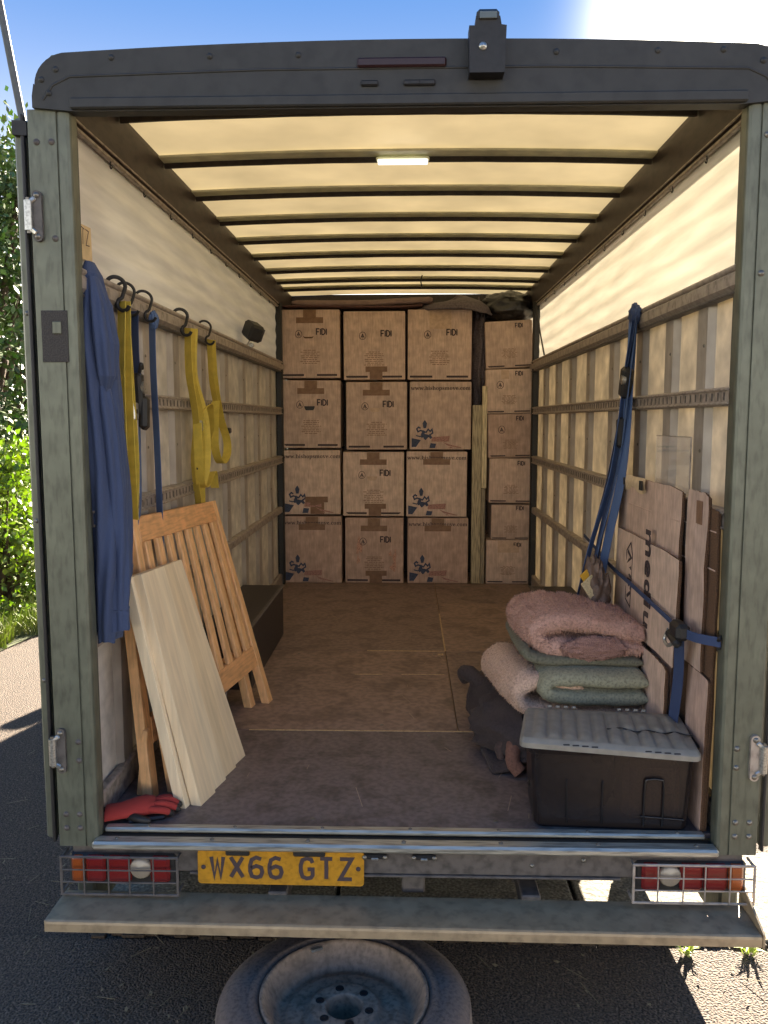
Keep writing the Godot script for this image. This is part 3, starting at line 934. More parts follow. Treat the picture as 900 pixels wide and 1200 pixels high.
# ---------------------------------------------------------------- cartons
# kind "crest": crest, four letters, lines of print and two bars; kind "web": web address and a picture at the foot
func carton(at: Vector3, s: Vector3, kind: String, tape: String, label: String, group: String, k: int, yaw := 0.0, roll := 0.0, hole := "") -> void:
	var o := thing("cardboard_carton", label, "carton", at, group)
	o.rotation = V(0, yaw, roll)
	var m: Material = MT.cards[k % 4]
	var h := s * 0.5
	# body: slightly bulged front and soft edges
	var b := MB.new()
	b.box(V(0, h.y, -0.004), V(s.x, s.y, s.z - 0.008), 0.006)
	lpart("carton_body", b.mesh(), m, o)
	var fr := PackedVector3Array()
	var bulge := 0.005 + 0.011 * rng.randf()
	for i in 13:
		for j in 13:
			var u := i / 12.0
			var w := j / 12.0
			fr.append(V((u - 0.5) * (s.x - 0.008), 0.004 + w * (s.y - 0.008), h.z - 0.009 + bulge * pow(sin(PI * u), 0.7) * pow(sin(PI * w), 0.7)))
	lpart("front_panel", MB.new().grid(fr, 13, 13).mesh(), m, o)
	var zf := func(x: float, y: float) -> float:
		var u := clampf(x / (s.x - 0.008) + 0.5, 0.02, 0.98)
		var w := clampf(y / s.y, 0.02, 0.98)
		return h.z - 0.009 + bulge * pow(sin(PI * u), 0.7) * pow(sin(PI * w), 0.7)
	# print laid over the bulge
	var lay := func(st: MB, x0: float, y0: float, x1: float, y1: float, lift: float) -> void:
		var q := PackedVector3Array()
		var nx := 5
		for i in nx:
			for j in 4:
				var x := lerpf(x0, x1, i / float(nx - 1))
				var y := lerpf(y0, y1, j / 3.0)
				q.append(V(x, y, zf.call(x, y) + lift))
		st.grid(q, nx, 4)
	var flapgap := MB.new()
	flapgap.box(V(0, s.y + 0.0005, 0.0), V(s.x * 0.98, 0.002, 0.006), 0.0)
	lpart("top_flap_joint", flapgap.mesh(), MT.cardedge, o)
	if kind != "web":
		var pr := MB.new()
		var small := s.x < 0.42
		var by := s.y * 0.03
		lay.call(pr, -h.x * 0.93, by, -h.x * 0.22, by + s.y * 0.03, 0.0006)
		lay.call(pr, h.x * 0.22, by, h.x * 0.9, by + s.y * 0.03, 0.0006)
		lpart("printed_bars", pr.mesh(), MT.ink, o)
		var tx := MB.new()
		for r in 8:
			var y := s.y * (0.40 - r * 0.027)
			var half := s.x * (0.14 + 0.03 * sin(r * 2.3 + k)) * (0.8 if r == 0 else 1.0)
			var x := -half
			while x < half:
				var w := rng.randf_range(0.012, 0.034)
				lay.call(tx, x, y, minf(x + w, half), y + s.y * 0.011, 0.0006)
				x += w + 0.006
		lpart("small_print", tx.mesh(), MT.inkfaint, o)
		var cx := -s.x * 0.19
		var cy := s.y * 0.635
		var cr := MB.new()
		var ring := PackedVector2Array()
		for i in 20:
			var a := TAU * i / 20.0
			ring.append(Vector2(cos(a) * 0.026, sin(a) * 0.029 + 0.004 * absf(sin(a))))
		var z0: float = zf.call(cx, cy) + 0.0012
		cr.stroke(ring, 0.004, 0.0008, Transform3D(Basis(), V(cx, cy, z0)), true)
		for q in [[[-0.014, -0.014], [0.0, 0.018], [0.014, -0.014]], [[-0.012, 0.0], [0.014, -0.004]], [[0.0, 0.018], [0.002, -0.018]]]:
			cr.stroke(p2(q), 0.0045, 0.0009, Transform3D(Basis(), V(cx, cy, z0)))
		if not small or hole == "crest":
			lpart("printed_crest", cr.mesh(), MT.ink, o)
		var lh := 0.046 if not small else 0.032
		var lx := s.x * (0.11 if not small else 0.14)
		var ly := s.y * (0.63 if not small else 0.85)
		var lt := MB.new()
		for q in [[[0.0, 0.0], [0.0, 1.0], [0.62, 1.0]], [[0.0, 0.5], [0.52, 0.5]], [[0.84, 0.0], [0.84, 1.0]], [[1.14, 0.0], [1.14, 1.0], [1.5, 0.96], [1.74, 0.74], [1.78, 0.5], [1.74, 0.26], [1.5, 0.04], [1.14, 0.0]], [[2.06, 0.0], [2.06, 1.0]]]:
			var pq := PackedVector2Array()
			for a in q:
				pq.append(Vector2(a[0] * lh * 0.82, a[1] * lh))
			lt.stroke(pq, lh * 0.2, 0.001, Transform3D(Basis(), V(lx, ly, zf.call(lx + 0.04, ly) + 0.0014)))
		lpart("printed_letters", lt.mesh(), MT.ink, o)
		if hole == "dark" or hole == "slit" or hole == "card":
			var hp := PackedVector2Array()
			for i in 24:
				var a := TAU * i / 24.0
				hp.append(Vector2(signf(cos(a)) * 0.024 + cos(a) * 0.017, sin(a) * (0.016 if hole != "slit" else 0.006) + 0.006 * cos(a * 2)))
			var hy := s.y * 0.6
			lpart("hand_hole", MB.new().prism(hp, 0.002, Transform3D(Basis(), V(-0.012, hy, zf.call(0.0, hy) - 0.0005))).mesh(), MT.black if hole == "dark" else MT.cardedge if hole == "slit" else MT.tapepale, o)
	else:
		var tm := text("www.bishopsmove.com", 0.0285, 0.0012, "Droid Serif")
		lpart("printed_letters", tm, MT.ink, o, V(0, s.y * 0.905, zf.call(0.0, s.y * 0.905) + 0.0016))
		var art := MB.new()
		var put := func(poly: Array, x: float, y: float, sc: float) -> void:
			var q := PackedVector2Array()
			for a in poly:
				q.append(Vector2(a[0] * sc, a[1] * sc))
			art.prism(q, 0.0008, Transform3D(Basis(), V(x, y, zf.call(x + 0.05, y + 0.05) + 0.0012)))
		var ax := -h.x
		put.call([[0.015, 0.02], [0.05, 0.02], [0.088, 0.075], [0.015, 0.09]], ax, 0.0, 1.0)
		put.call([[0.155, 0.012], [0.2, 0.012], [0.21, 0.05], [0.165, 0.052]], ax, 0.0, 1.0)
		# ornament of curls and leaves above the blue blocks
		put.call([[0.0, 0.036], [0.018, 0.008], [0.01, -0.03], [-0.01, -0.03], [-0.018, 0.008]], ax + 0.118, 0.198, 1.0)
		var curl := func(pts: Array, x: float, y: float, w: float) -> void:
			var q := PackedVector2Array()
			for a in pts:
				q.append(Vector2(a[0], a[1]))
			art.stroke(q, w, 0.0009, Transform3D(Basis(), V(x, y, zf.call(x, y) + 0.0016)))
		curl.call([[0.0, 0.0], [-0.03, 0.01], [-0.05, 0.0], [-0.06, 0.022], [-0.045, 0.036], [-0.03, 0.026]], ax + 0.115, 0.14, 0.012)
		curl.call([[0.0, 0.0], [0.02, 0.03], [0.036, 0.012], [0.05, 0.03], [0.056, 0.0], [0.03, -0.016]], ax + 0.125, 0.13, 0.011)
		curl.call([[-0.03, 0.0], [0.0, 0.012], [0.04, 0.004], [0.05, -0.012]], ax + 0.12, 0.1, 0.02)
		curl.call([[0.0, 0.03], [-0.014, 0.0], [0.012, -0.024], [0.0, -0.036]], ax + 0.115, 0.118, 0.024)
		curl.call([[-0.05, 0.004], [-0.02, -0.004], [0.0, 0.0]], ax + 0.1, 0.106, 0.009)
		lpart("printed_picture", art.mesh(), MT.inkblue, o).set_meta("kind", "stuff")
		for q in [[[0.17, 0.062], [0.31, 0.062], [0.315, 0.108], [0.175, 0.098]], [[0.26, 0.06], [0.30, 0.03], [0.40, 0.012], [0.41, 0.016], [0.31, 0.042]], [[0.3, 0.015], [0.34, 0.012], [0.33, 0.022]]]:
			var pp := PackedVector2Array()
			for a in q:
				pp.append(Vector2(a[0] - h.x, a[1]))
			lpart("printed_stripe", MB.new().prism(pp, 0.0008, Transform3D(Basis(), V(0, 0, zf.call(0.0, 0.09) + 0.0006))).mesh(), MT.inkpink, o)
	# parcel tape
	for side in tape.split(" ", false):
		var tp := MB.new()
		var tw := 0.05
		if side == "top":
			lay.call(tp, -tw - 0.002, s.y * 0.86, tw - 0.002, s.y * 0.995, 0.0022)
			lay.call(tp, -0.108, s.y * 0.80, 0.104, s.y * 0.885, 0.0026)
		elif side == "toppale":
			lay.call(tp, -0.08, s.y * 0.72, 0.09, s.y * 0.985, 0.0022)
		elif side == "bottom":
			lay.call(tp, -tw + 0.012, 0.003, tw + 0.012, s.y * 0.16, 0.0022)
			lay.call(tp, -0.07, s.y * 0.115, 0.1, s.y * 0.195, 0.0026)
		elif side == "foot":
			lay.call(tp, -0.01, 0.003, 0.1, s.y * 0.2, 0.0022)
			lay.call(tp, -0.05, s.y * 0.19, 0.13, s.y * 0.28, 0.0026)
		elif side == "patch":
			lay.call(tp, -0.06, s.y * 0.78, 0.0, s.y * 0.98, 0.0022)
		lpart("tape", tp.mesh(), MT.tapepale if side in ["toppale", "patch"] else MT.tape, o)
	if hole == "stain":
		var stn := MB.new()
		for c in [[-0.12, 0.3, 0.022, 0.06], [-0.128, 0.19, 0.012, 0.03], [0.165, 0.2, 0.012, 0.07], [0.15, 0.13, 0.02, 0.03], [0.13, 0.24, 0.01, 0.02]]:
			var q := PackedVector2Array()
			for i in 16:
				var a := TAU * i / 16.0
				var rr := 1.0 + 0.35 * sin(a * 3 + c[0] * 30) + 0.2 * sin(a * 5)
				q.append(Vector2(c[0] + cos(a) * c[2] * rr, c[1] + sin(a) * c[3] * rr))
			stn.prism(q, 0.0006, Transform3D(Basis(), V(0, 0, zf.call(c[0], c[1]) + 0.0008)))
		lpart("red_stain", stn.mesh(), mat(c8(204, 156, 134), 0.9, {"tex": "strong", "scale": 5.0}), o).set_meta("kind", "stuff")

func cartons() -> void:
	var big := "large moving cartons stacked against the bulkhead"
	var col := "small moving cartons stacked in the right corner"
	# x0, y0, x1, y1, kind, tape, hole, label
	var list := [
		[-0.991, 1.633, -0.521, 2.166, "crest", "top", "slit", "large brown carton topping the far left stack, tape cross and crest at top"],
		[-0.992, 1.085, -0.524, 1.62, "crest", "top", "dark", "large crest carton with dark open hand hole, second from top in left stack"],
		[-0.992, 0.555, -0.527, 1.071, "web", "foot", "", "carton with blue picture and tape at its foot, third down in left stack"],
		[-0.993, 0.0, -0.517, 0.543, "web", "top", "", "carton with blue picture standing on the floor in the far left stack"],
		[-0.498, 1.619, -0.013, 2.151, "crest", "bottom", "", "crest carton with tape only along its foot, topping the middle stack"],
		[-0.481, 1.072, 0.002, 1.606, "crest", "top", "card", "crest carton with closed hand hole, second from top in middle stack"],
		[-0.511, 0.543, -0.023, 1.058, "crest", "top bottom", "card", "crest carton taped at top and foot, third down in middle stack"],
		[-0.493, 0.0, -0.022, 0.532, "crest", "top bottom", "stain", "stained crest carton with reddish marks on the floor under the middle stack"],
		[0.006, 1.618, 0.507, 2.162, "crest", "toppale", "", "pale crest carton under the grey cushion, topping the third stack"],
		[0.021, 1.073, 0.507, 1.607, "web", "", "", "untaped carton with web address and blue picture, second in third stack"],
		[-0.004, 0.538, 0.479, 1.061, "web", "top", "", "taped picture carton third down in the stack beside the pale planks"],
		[0.004, 0.0, 0.491, 0.532, "web", "top", "", "taped picture carton on the floor beside the foot of the pale planks"]]
	for i in list.size():
		var c = list[i]
		carton(V((c[0] + c[2]) / 2, c[1], -4.385), V(c[2] - c[0] - 0.004, c[3] - c[1] - 0.004, 0.47), c[4], c[5], c[7], big, i, rng.randf_range(-0.012, 0.012), rng.randf_range(-0.004, 0.004), c[6])
	var small := [
		[0.62, 1.70, 0.99, 2.066, "", "", "small carton topping the right corner stack, tilted below the black bag", 0.045],
		[0.622, 1.353, 0.988, 1.70, "patch", "crest", "small carton with a pale torn patch, second down in corner stack", 0.02],
		[0.64, 1.006, 0.995, 1.352, "", "crest", "small plain carton third down in the right corner stack", 0.02],
		[0.648, 0.648, 1.0, 1.005, "", "", "small carton above the shortest one in the right corner stack", -0.01],
		[0.672, 0.357, 0.985, 0.64, "", "", "shortest small carton in the right corner stack", 0.0],
		[0.637, 0.0, 0.985, 0.356, "toppale", "", "small carton with scuffed tape on the floor of the corner stack", 0.0]]
	for i in small.size():
		var c = small[i]
		carton(V((c[0] + c[2]) / 2, c[1] + absf(c[7]) * 0.17, -4.345), V(c[2] - c[0] - 0.004, c[3] - c[1] - 0.004, 0.39), "crest", c[4], c[6], col, i + 1, rng.randf_range(-0.02, 0.02), c[7], c[5])

# ---------------------------------------------------------------- soft shapes
# a fold of thick cloth: a path in (x, y), swept along z with rounded ends
func fold(path: Array, th: float, z0: float, z1: float, rough: float, sd: float, skew := 0.0) -> MB:
	var c := []
	for q in path:
		c.append(V(q[0], q[1], 0))
	var pts := smooth_path(c, 8)
	var b := MB.new()
	var ring := 36
	var grid := PackedVector3Array()
	var first := PackedVector3Array()
	for i in pts.size():
		var d := (pts[mini(i + 1, pts.size() - 1)] - pts[maxi(i - 1, 0)]).normalized()
		var m := V(-d.y, d.x, 0)
		var e := minf(1.0, minf(i, pts.size() - 1 - i) / 2.0)
		var tt := th * (0.55 + 0.45 * sqrt(e))
		for k in ring:
			var a := TAU * k / ring
			# superellipse cross-section: long in z, short in the normal direction
			var cz := signf(cos(a)) * pow(absf(cos(a)), 0.35)
			var cm := signf(sin(a)) * pow(absf(sin(a)), 0.7)
			var z := lerpf(z0, z1, 0.5 + 0.5 * cz)
			var p := pts[i] + m * tt * 0.5 * cm
			p.x += skew * (z - z0)
			p.z = z
			var nn := nz.get_noise_3d(p.x * 9 + sd, p.y * 9, p.z * 9) + 0.5 * nz.get_noise_3d(p.x * 25 + sd, p.y * 25, p.z * 25)
			p += (m * cm + V(0, 0, cz * 0.6)) * nn * rough
			grid.append(p)
	b.grid(grid, pts.size(), ring, false, true)
	b.fan(grid.slice(0, ring), pts[0] - pts[1])
	b.fan(grid.slice(grid.size() - ring), pts[-1] - pts[-2])
	return b

# short pile standing on a surface: thin curved blades
func pile(src: MB, count: int, ln: float, sd: int) -> MB:
	var r := RandomNumberGenerator.new()
	r.seed = sd
	var b := MB.new()
	var nt := src.ix.size() / 3
	var acc := PackedFloat32Array()
	var tot := 0.0
	for i in nt:
		var a := src.v[src.ix[i * 3]]
		tot += (src.v[src.ix[i * 3 + 1]] - a).cross(src.v[src.ix[i * 3 + 2]] - a).length()
		acc.append(tot)
	for k in count:
		var i := acc.bsearch(r.randf() * tot)
		i = mini(i, nt - 1)
		var u := r.randf()
		var w := r.randf() * (1 - u)
		var a := src.v[src.ix[i * 3]]
		var p := a + (src.v[src.ix[i * 3 + 1]] - a) * u + (src.v[src.ix[i * 3 + 2]] - a) * w
		var n := src.n[src.ix[i * 3]]
		var clump := V(nz.get_noise_3d(p.x * 14, p.y * 14, p.z * 14 + 5), nz.get_noise_3d(p.x * 14 + 40, p.y * 14, p.z * 14), nz.get_noise_3d(p.x * 14, p.y * 14 + 70, p.z * 14))
		var d := (n + clump * 1.5 + V(r.randfn(), r.randfn(), r.randfn()) * 0.25 + V(0, -0.35, 0)).normalized()
		var s := d.cross(V(r.randfn(), r.randfn(), r.randfn())).normalized() * 0.0022
		b.tri(p - s - n * 0.002, p + s - n * 0.002, p + d * ln * r.randf_range(0.6, 1.2))
	return b

# a lumpy closed heap
func lump(c: Vector3, r: Vector3, sd: float, amp: float, freq: float, flat := 0.0) -> MB:
	var p := PackedVector3Array()
	var nu := 34
	var nv := 44
	for i in nu:
		var th := PI * (i + 0.001) / (nu - 1 + 0.002)
		for j in nv:
			var ph := TAU * j / nv
			var d := V(sin(th) * cos(ph), cos(th), sin(th) * sin(ph))
			var k := 1.0 + amp * (nz.get_noise_3d(d.x * freq + sd, d.y * freq, d.z * freq) + 0.6 * (0.5 - absf(nz.get_noise_3d(d.x * freq * 2 + sd, d.y * freq * 2 + 9, d.z * freq * 2))))
			var q := d * r * k
			if flat > 0 and q.y < -r.y * flat:
				q.y = -r.y * flat
			p.append(c + q)
	return MB.new().grid(p, nu, nv, false, true)

func above_cartons() -> void:
	# flat cushions or mattress topper lying on the cartons, pinkish edged
	var pad := fold([[-0.9, 2.215], [-0.4, 2.208], [0.0, 2.225], [0.2, 2.235]], 0.062, -4.6, -4.16, 0.006, 3.0)
	var o := thing("foam_pad", "long thin grey foam pad with pink edge lying on the cartons", "pad", V(-0.35, 2.17, -4.4))
	part("pad", pad, mat(c8(140, 118, 112), 0.95, {"tex": "soft", "scale": 2.0}), o)
	part("pad_edge", fold([[-0.98, 2.187], [-0.5, 2.182], [-0.1, 2.18], [0.12, 2.19]], 0.022, -4.6, -4.14, 0.003, 8.0), mat(c8(98, 68, 64), 0.9, {"tex": "soft", "scale": 2.0}), o)
	# domed grey cushion
	var dome := PackedVector3Array()
	for i in 26:
		var u := i / 25.0
		for j in 30:
			var a := TAU * j / 30.0
			var r := sin(PI * 0.5 * u)
			var y := 2.165 + 0.135 * pow(cos(PI * 0.5 * u), 0.9) * (0.75 + 0.25 * cos(a + 0.5)) - 0.03 * r * smoothstep(0.0, 1.0, cos(a))
			dome.append(V(0.385 + cos(a) * r * (0.29 if cos(a) > 0 else 0.33), y + 0.006 * nz.get_noise_2d(a * 1.5, u * 4), -4.34 + sin(a) * r * 0.25))
	var cu := thing("grey_cushion", "domed grey cushion with piped edge on top of the third stack", "cushion", V(0.36, 2.165, -4.34))
	part("cover", MB.new().grid(dome, 26, 30, false, true), MT.greycloth, cu)
	var rim := PackedVector3Array()
	for j in 31:
		rim.append(dome[25 * 30 + j % 30] + V(0, -0.003, 0))
	part("piping", MB.new().tube(rim, 0.009, 8, false), MT.greycloth, cu)
	single("duvet_bundle", "dark grey bedding bundle stuffed upright between third stack and corner stack", "bedding", lump(V(0.575, 1.82, -4.42), V(0.075, 0.4, 0.2), 4.0, 0.28, 2.2), MT.greycloth, V(0.56, 1.4, -4.4))
	single("bin_bag", "crumpled black plastic bag on top of the corner stack", "bag", lump(V(0.81, 2.19, -4.4), V(0.22, 0.13, 0.2), 11.0, 0.2, 1.8), MT.bag, V(0.81, 2.07, -4.4))
	single("dark_bedding", "dark bedding pushed low behind the pale planks", "bedding", lump(V(0.57, 1.1, -4.52), V(0.07, 0.5, 0.12), 24.0, 0.2, 2.0), MT.cloth, V(0.57, 0.6, -4.5))
	single("pale_plank", "wide pale grey plank standing upright beside the third stack", "plank", MB.new().box(V(0.553, 0.711, -4.165), V(0.072, 1.42, 0.018), 0.002), mat(c8(178, 162, 128), 0.6, {"tex": "grain", "scale": V(9, 0.6, 9)}), V(0.553, 0, -4.165), "")
	single("cream_lath", "narrow cream lath ending halfway up beside the wide plank", "plank", MB.new().box(V(0.61, 1.168, -4.15), V(0.038, 0.8, 0.02), 0.002), mat(c8(214, 196, 156), 0.6, {"tex": "grain", "scale": V(9, 0.6, 9)}), V(0.61, 0.77, -4.15), "")
	single("grey_lath", "narrow grey lath standing below the cream lath on the floor", "plank", MB.new().box(V(0.607, 0.381, -4.165), V(0.03, 0.762, 0.02), 0.002), mat(c8(150, 136, 110), 0.6, {"tex": "grain", "scale": V(9, 0.6, 9)}), V(0.607, 0, -4.165), "")
	single("hanging_cord", "thin dark cord hanging from right corner beam to the load rail", "cord", MB.new().tube(smooth_path([V(0.975, 2.16, -4.0), V(0.97, 1.98, -3.8), V(0.962, 1.76, -3.5)], 6), 0.006, 6), MT.black, V(0.96, 1.76, -3.5))

# ---------------------------------------------------------------- left side
func s_hook(o: Node3D, x: float, y: float, z: float, w := 0.0052) -> void:
	# over the rail, down, and back round the webbing
	var p := []
	for k in 11:
		var a := PI * 1.15 - k * PI * 1.25 / 10.0
		p.append(V(x + 0.0 - cos(a) * -0.028 - 0.004, y + sin(a) * 0.028, z + 0.012 * sin(k * 0.5)))
	for k in 10:
		var a := PI * 0.6 + k * PI * 1.3 / 9.0
		p.append(V(x + 0.026 + cos(a) * 0.022, y - 0.062 + sin(a) * 0.022, z + 0.01 + 0.004 * k * 0.3))
	part("hook", MB.new().tube(smooth_path(p, 2), w, 8), MT.black, o)

func left_things() -> void:
	# straps hanging from the top rail
	var g := "straps hanging from the left rail"
	var y1 := thing("yellow_strap", "long yellow strap nearest the blue jacket, with white label buckle", "strap", V(-0.945, 0.95, -0.37), g)
	part("webbing", MB.new().band(smooth_path([V(-0.94, 1.70, -0.36), V(-0.945, 1.5, -0.365), V(-0.95, 1.2, -0.385), V(-0.95, 0.96, -0.4)], 6), V(1, 0, 0.45), 0.05), MT.yellow, y1)
	part("webbing", MB.new().band(smooth_path([V(-0.948, 1.70, -0.355), V(-0.958, 1.45, -0.35), V(-0.962, 1.2, -0.36), V(-0.955, 0.9, -0.35)], 6), V(1, 0, 0.9), 0.05), MT.yellow, y1)
	part("webbing", MB.new().band(smooth_path([V(-0.943, 1.69, -0.37), V(-0.94, 1.4, -0.39), V(-0.945, 1.15, -0.43), V(-0.95, 0.97, -0.41)], 6), V(1, 0, 0.2), 0.03), MT.yellow, y1)
	part("buckle", MB.new().box(V(-0.935, 1.335, -0.415), V(0.012, 0.06, 0.045), 0.004), MT.zinc, y1)
	part("buckle_hole", MB.new().cyl(V(-0.93, 1.335, -0.415), V(-0.9275, 1.335, -0.415), 0.008, 10), MT.black, y1)
	s_hook(y1, -0.965, 1.752, -0.36, 0.0068)
	var bk := thing("ratchet_strap", "dark blue strap with black ratchet behind the long yellow strap", "strap", V(-0.945, 0.93, -0.47), g)
	part("webbing", MB.new().band(smooth_path([V(-0.94, 1.68, -0.45), V(-0.945, 1.55, -0.46), V(-0.945, 1.45, -0.47)], 5), V(1, 0, 0.6), 0.045), MT.bluedark, bk)
	part("webbing", MB.new().band(smooth_path([V(-0.945, 1.34, -0.49), V(-0.95, 1.2, -0.5), V(-0.95, 1.02, -0.49), V(-0.955, 0.9, -0.46)], 5), V(0.2, 0, 1), 0.045), MT.blue, bk)
	var rt := part("ratchet_body", MB.new().box(V(-0.94, 1.395, -0.475), V(0.035, 0.15, 0.05), 0.01, Basis(V(1, 0, 0), 0.12)), MT.black, bk)
	part("ratchet_handle", MB.new().box(V(-0.925, 1.33, -0.485), V(0.03, 0.12, 0.055), 0.012, Basis(V(1, 0, 0), -0.1)), MT.black, bk)
	part("ratchet_wheel", MB.new().cyl(V(-0.93, 1.42, -0.475), V(-0.915, 1.42, -0.475), 0.022, 16), MT.zinc, rt)
	part("ratchet_tongue", MB.new().tube(smooth_path([V(-0.93, 1.47, -0.46), V(-0.92, 1.5, -0.45), V(-0.925, 1.485, -0.475)], 4), 0.007, 6), MT.black, bk)
	s_hook(bk, -0.965, 1.748, -0.455)
	var bl := thing("blue_strap", "single blue strap hanging straight with knotted top", "strap", V(-0.945, 0.7, -0.7), g)
	part("webbing", MB.new().band(smooth_path([V(-0.94, 1.69, -0.66), V(-0.945, 1.5, -0.67), V(-0.945, 1.2, -0.69), V(-0.95, 0.75, -0.72)], 6), V(1, 0, 0.9), 0.042), MT.blue, bl)
	part("knot", lump(V(-0.937, 1.675, -0.67), V(0.016, 0.032, 0.028), 6.0, 0.3, 2.0), MT.blue, bl)
	s_hook(bl, -0.965, 1.75, -0.655)
	var y2 := thing("yellow_strap", "yellow strap bundle tied round the middle with buckle and loose loops", "strap", V(-0.945, 0.88, -1.3), g)
	for k in 3:
		part("webbing", MB.new().band(smooth_path([V(-0.94 + k * 0.006, 1.70, -1.17 - k * 0.012), V(-0.945, 1.5, -1.2 - k * 0.02), V(-0.94 + k * 0.01, 1.3, -1.27 - k * 0.03), V(-0.95 + k * 0.012, 1.1, -1.26 - 0.05 * k), V(-0.95, 0.98 - 0.08 * (2 - k), -1.37 + 0.02 * k)], 6), V(1, 0, 0.9 - 0.7 * k), 0.05), MT.yellow, y2)
	part("loop", MB.new().band(smooth_path([V(-0.93, 1.33, -1.29), V(-0.91, 1.37, -1.37), V(-0.92, 1.33, -1.44), V(-0.93, 1.25, -1.5), V(-0.935, 1.19, -1.44), V(-0.93, 1.27, -1.36), V(-0.93, 1.3, -1.3)], 5), V(0.7, 0.3, 0.5), 0.045), MT.yellow, y2)
	part("loop", MB.new().band(smooth_path([V(-0.93, 1.29, -1.25), V(-0.92, 1.15, -1.22), V(-0.925, 1.02, -1.27), V(-0.93, 1.0, -1.38), V(-0.925, 1.06, -1.5), V(-0.92, 0.98, -1.52)], 5), V(0.8, 0.1, 0.3), 0.045), MT.yellow, y2)
	part("buckle", MB.new().box(V(-0.925, 1.28, -1.29), V(0.02, 0.05, 0.05), 0.006), MT.zinc, y2)
	part("ratchet_handle", MB.new().box(V(-0.93, 1.13, -1.25), V(0.02, 0.1, 0.035), 0.008), MT.black, y2)
	s_hook(y2, -0.965, 1.75, -1.16, 0.0068)
	var y3 := thing("yellow_strap", "thin yellow strap ending in one open loop, farthest along left rail", "strap", V(-0.945, 1.07, -1.7), g)
	part("webbing", MB.new().band(smooth_path([V(-0.94, 1.69, -1.6), V(-0.945, 1.5, -1.66), V(-0.945, 1.32, -1.78), V(-0.935, 1.2, -1.88), V(-0.93, 1.12, -1.84), V(-0.935, 1.09, -1.72), V(-0.945, 1.17, -1.65), V(-0.95, 1.3, -1.68), V(-0.95, 1.4, -1.7)], 6), V(1, 0, 0.3), 0.045), MT.yellow, y3)
	part("webbing", MB.new().band(smooth_path([V(-0.946, 1.69, -1.59), V(-0.953, 1.5, -1.65), V(-0.95, 1.36, -1.74)], 5), V(1, 0, 0.8), 0.04), MT.yellow, y3)
	part("end_fitting", MB.new().box(V(-0.935, 1.25, -1.93), V(0.02, 0.03, 0.06), 0.006), MT.black, y3)
	s_hook(y3, -0.965, 1.75, -1.59)
	# work light on the rail
	var fl := thing("work_light", "small black work light clamped on the left load rail", "lamp", V(-0.97, 1.76, -2.68))
	part("housing", MB.new().box(V(-0.93, 1.84, -2.66), V(0.09, 0.1, 0.15), 0.015, Basis.from_euler(V(0.35, 0.5, -0.25))), MT.black, fl)
	part("lens_face", MB.new().box(V(-0.93, 1.84, -2.66) + Basis.from_euler(V(0.35, 0.5, -0.25)) * V(0.046, 0, 0), V(0.004, 0.075, 0.12), 0.001, Basis.from_euler(V(0.35, 0.5, -0.25))), MT.greycloth, fl)
	part("bracket", MB.new().bar(V(-0.975, 1.755, -2.68), V(-0.945, 1.80, -2.67), 0.02, 0.008, Vector3.RIGHT, 0.002), MT.zinc, fl)
	part("clamp_knob", MB.new().cyl(V(-0.955, 1.765, -2.72), V(-0.955, 1.765, -2.76), 0.014, 10), MT.zinc, fl)
	# handwritten card
	var cd := thing("paper_card", "buff paper card with handwritten letters high on left wall", "card", V(-1.0, 1.81, -0.17))
	part("card", MB.new().box(V(-1.0, 1.855, -0.175), V(0.002, 0.105, 0.12), 0.0, Basis(V(1, 0, 0), 0.05)), mat(c8(214, 186, 140), 0.8, {"tex": "soft", "scale": 2.0}), cd)
	var hw := MB.new()
	var hx := Transform3D(Basis(V(0, 0, -1), V(0, 1, 0), V(1, 0, 0)), V(-0.9985, 1.845, -0.115))
	for s in [[[0.028, 0.05], [0.012, 0.055], [0.002, 0.03], [0.01, 0.004], [0.026, 0.008], [0.028, 0.026], [0.018, 0.028]], [[0.036, 0.054], [0.062, 0.05]], [[0.05, 0.052], [0.046, 0.002]], [[0.07, 0.052], [0.096, 0.05], [0.072, 0.004], [0.1, 0.006]]]:
		hw.stroke(p2(s), 0.003, 0.0006, hx)
	part("handwriting", hw, MT.ink, cd)

	jacket()
	bed_end("bed_headboard", "slatted pine bed headboard leaning in front of the straps", V(0, 0, 0), 0.0)
	bed_end("bed_footboard", "second pine bed end mostly hidden behind the headboard", V(-0.068, -0.01, 0.062), 0.05, false)
	# laminated shelf boards
	var lab := ["pale laminated shelf board leaning at the front beside the pine headboard", "pale shelf board sandwiched behind the front shelf board"]
	for k in 2:
		var off := V(-0.045 * k, 0.0 - 0.012 * k, 0.02 * k)
		var a := V(-0.69, 0.0, -0.22) + off
		var b := V(-0.633, 0.0, -0.655) + off
		var tb := V(-0.862, 0.775, -0.645) + off * 0.7
		var ta := V(-0.868, 0.80, -0.215) + off * 0.7
		var o := thing("shelf_board", lab[k], "board", a, "pale shelf boards leaning on the left")
		var th := 0.036
		for s in 4:
			var f0 := s / 4.0 + 0.0008
			var f1 := (s + 1) / 4.0 - 0.0008
			slab("lamella", a.lerp(b, f0), a.lerp(b, f1) + V(0.011, 0.0, 0), ta.lerp(tb, f1) + V(0.011, 0.003, 0), ta.lerp(tb, f0), th, 0.0012, MT.pale[[0, 2, 1, 0][s] if k == 0 else [2, 1, 0, 2][s]], o)
	var o2 := thing("wood_prop", "short pine prop standing behind the headboard legs", "batten", V(-0.93, 0, -0.31))
	part("batten", MB.new().bar(V(-0.925, 0.002, -0.31), V(-0.895, 0.24, -0.30), 0.035, 0.02, Vector3.RIGHT, 0.003), MT.pine, o2)
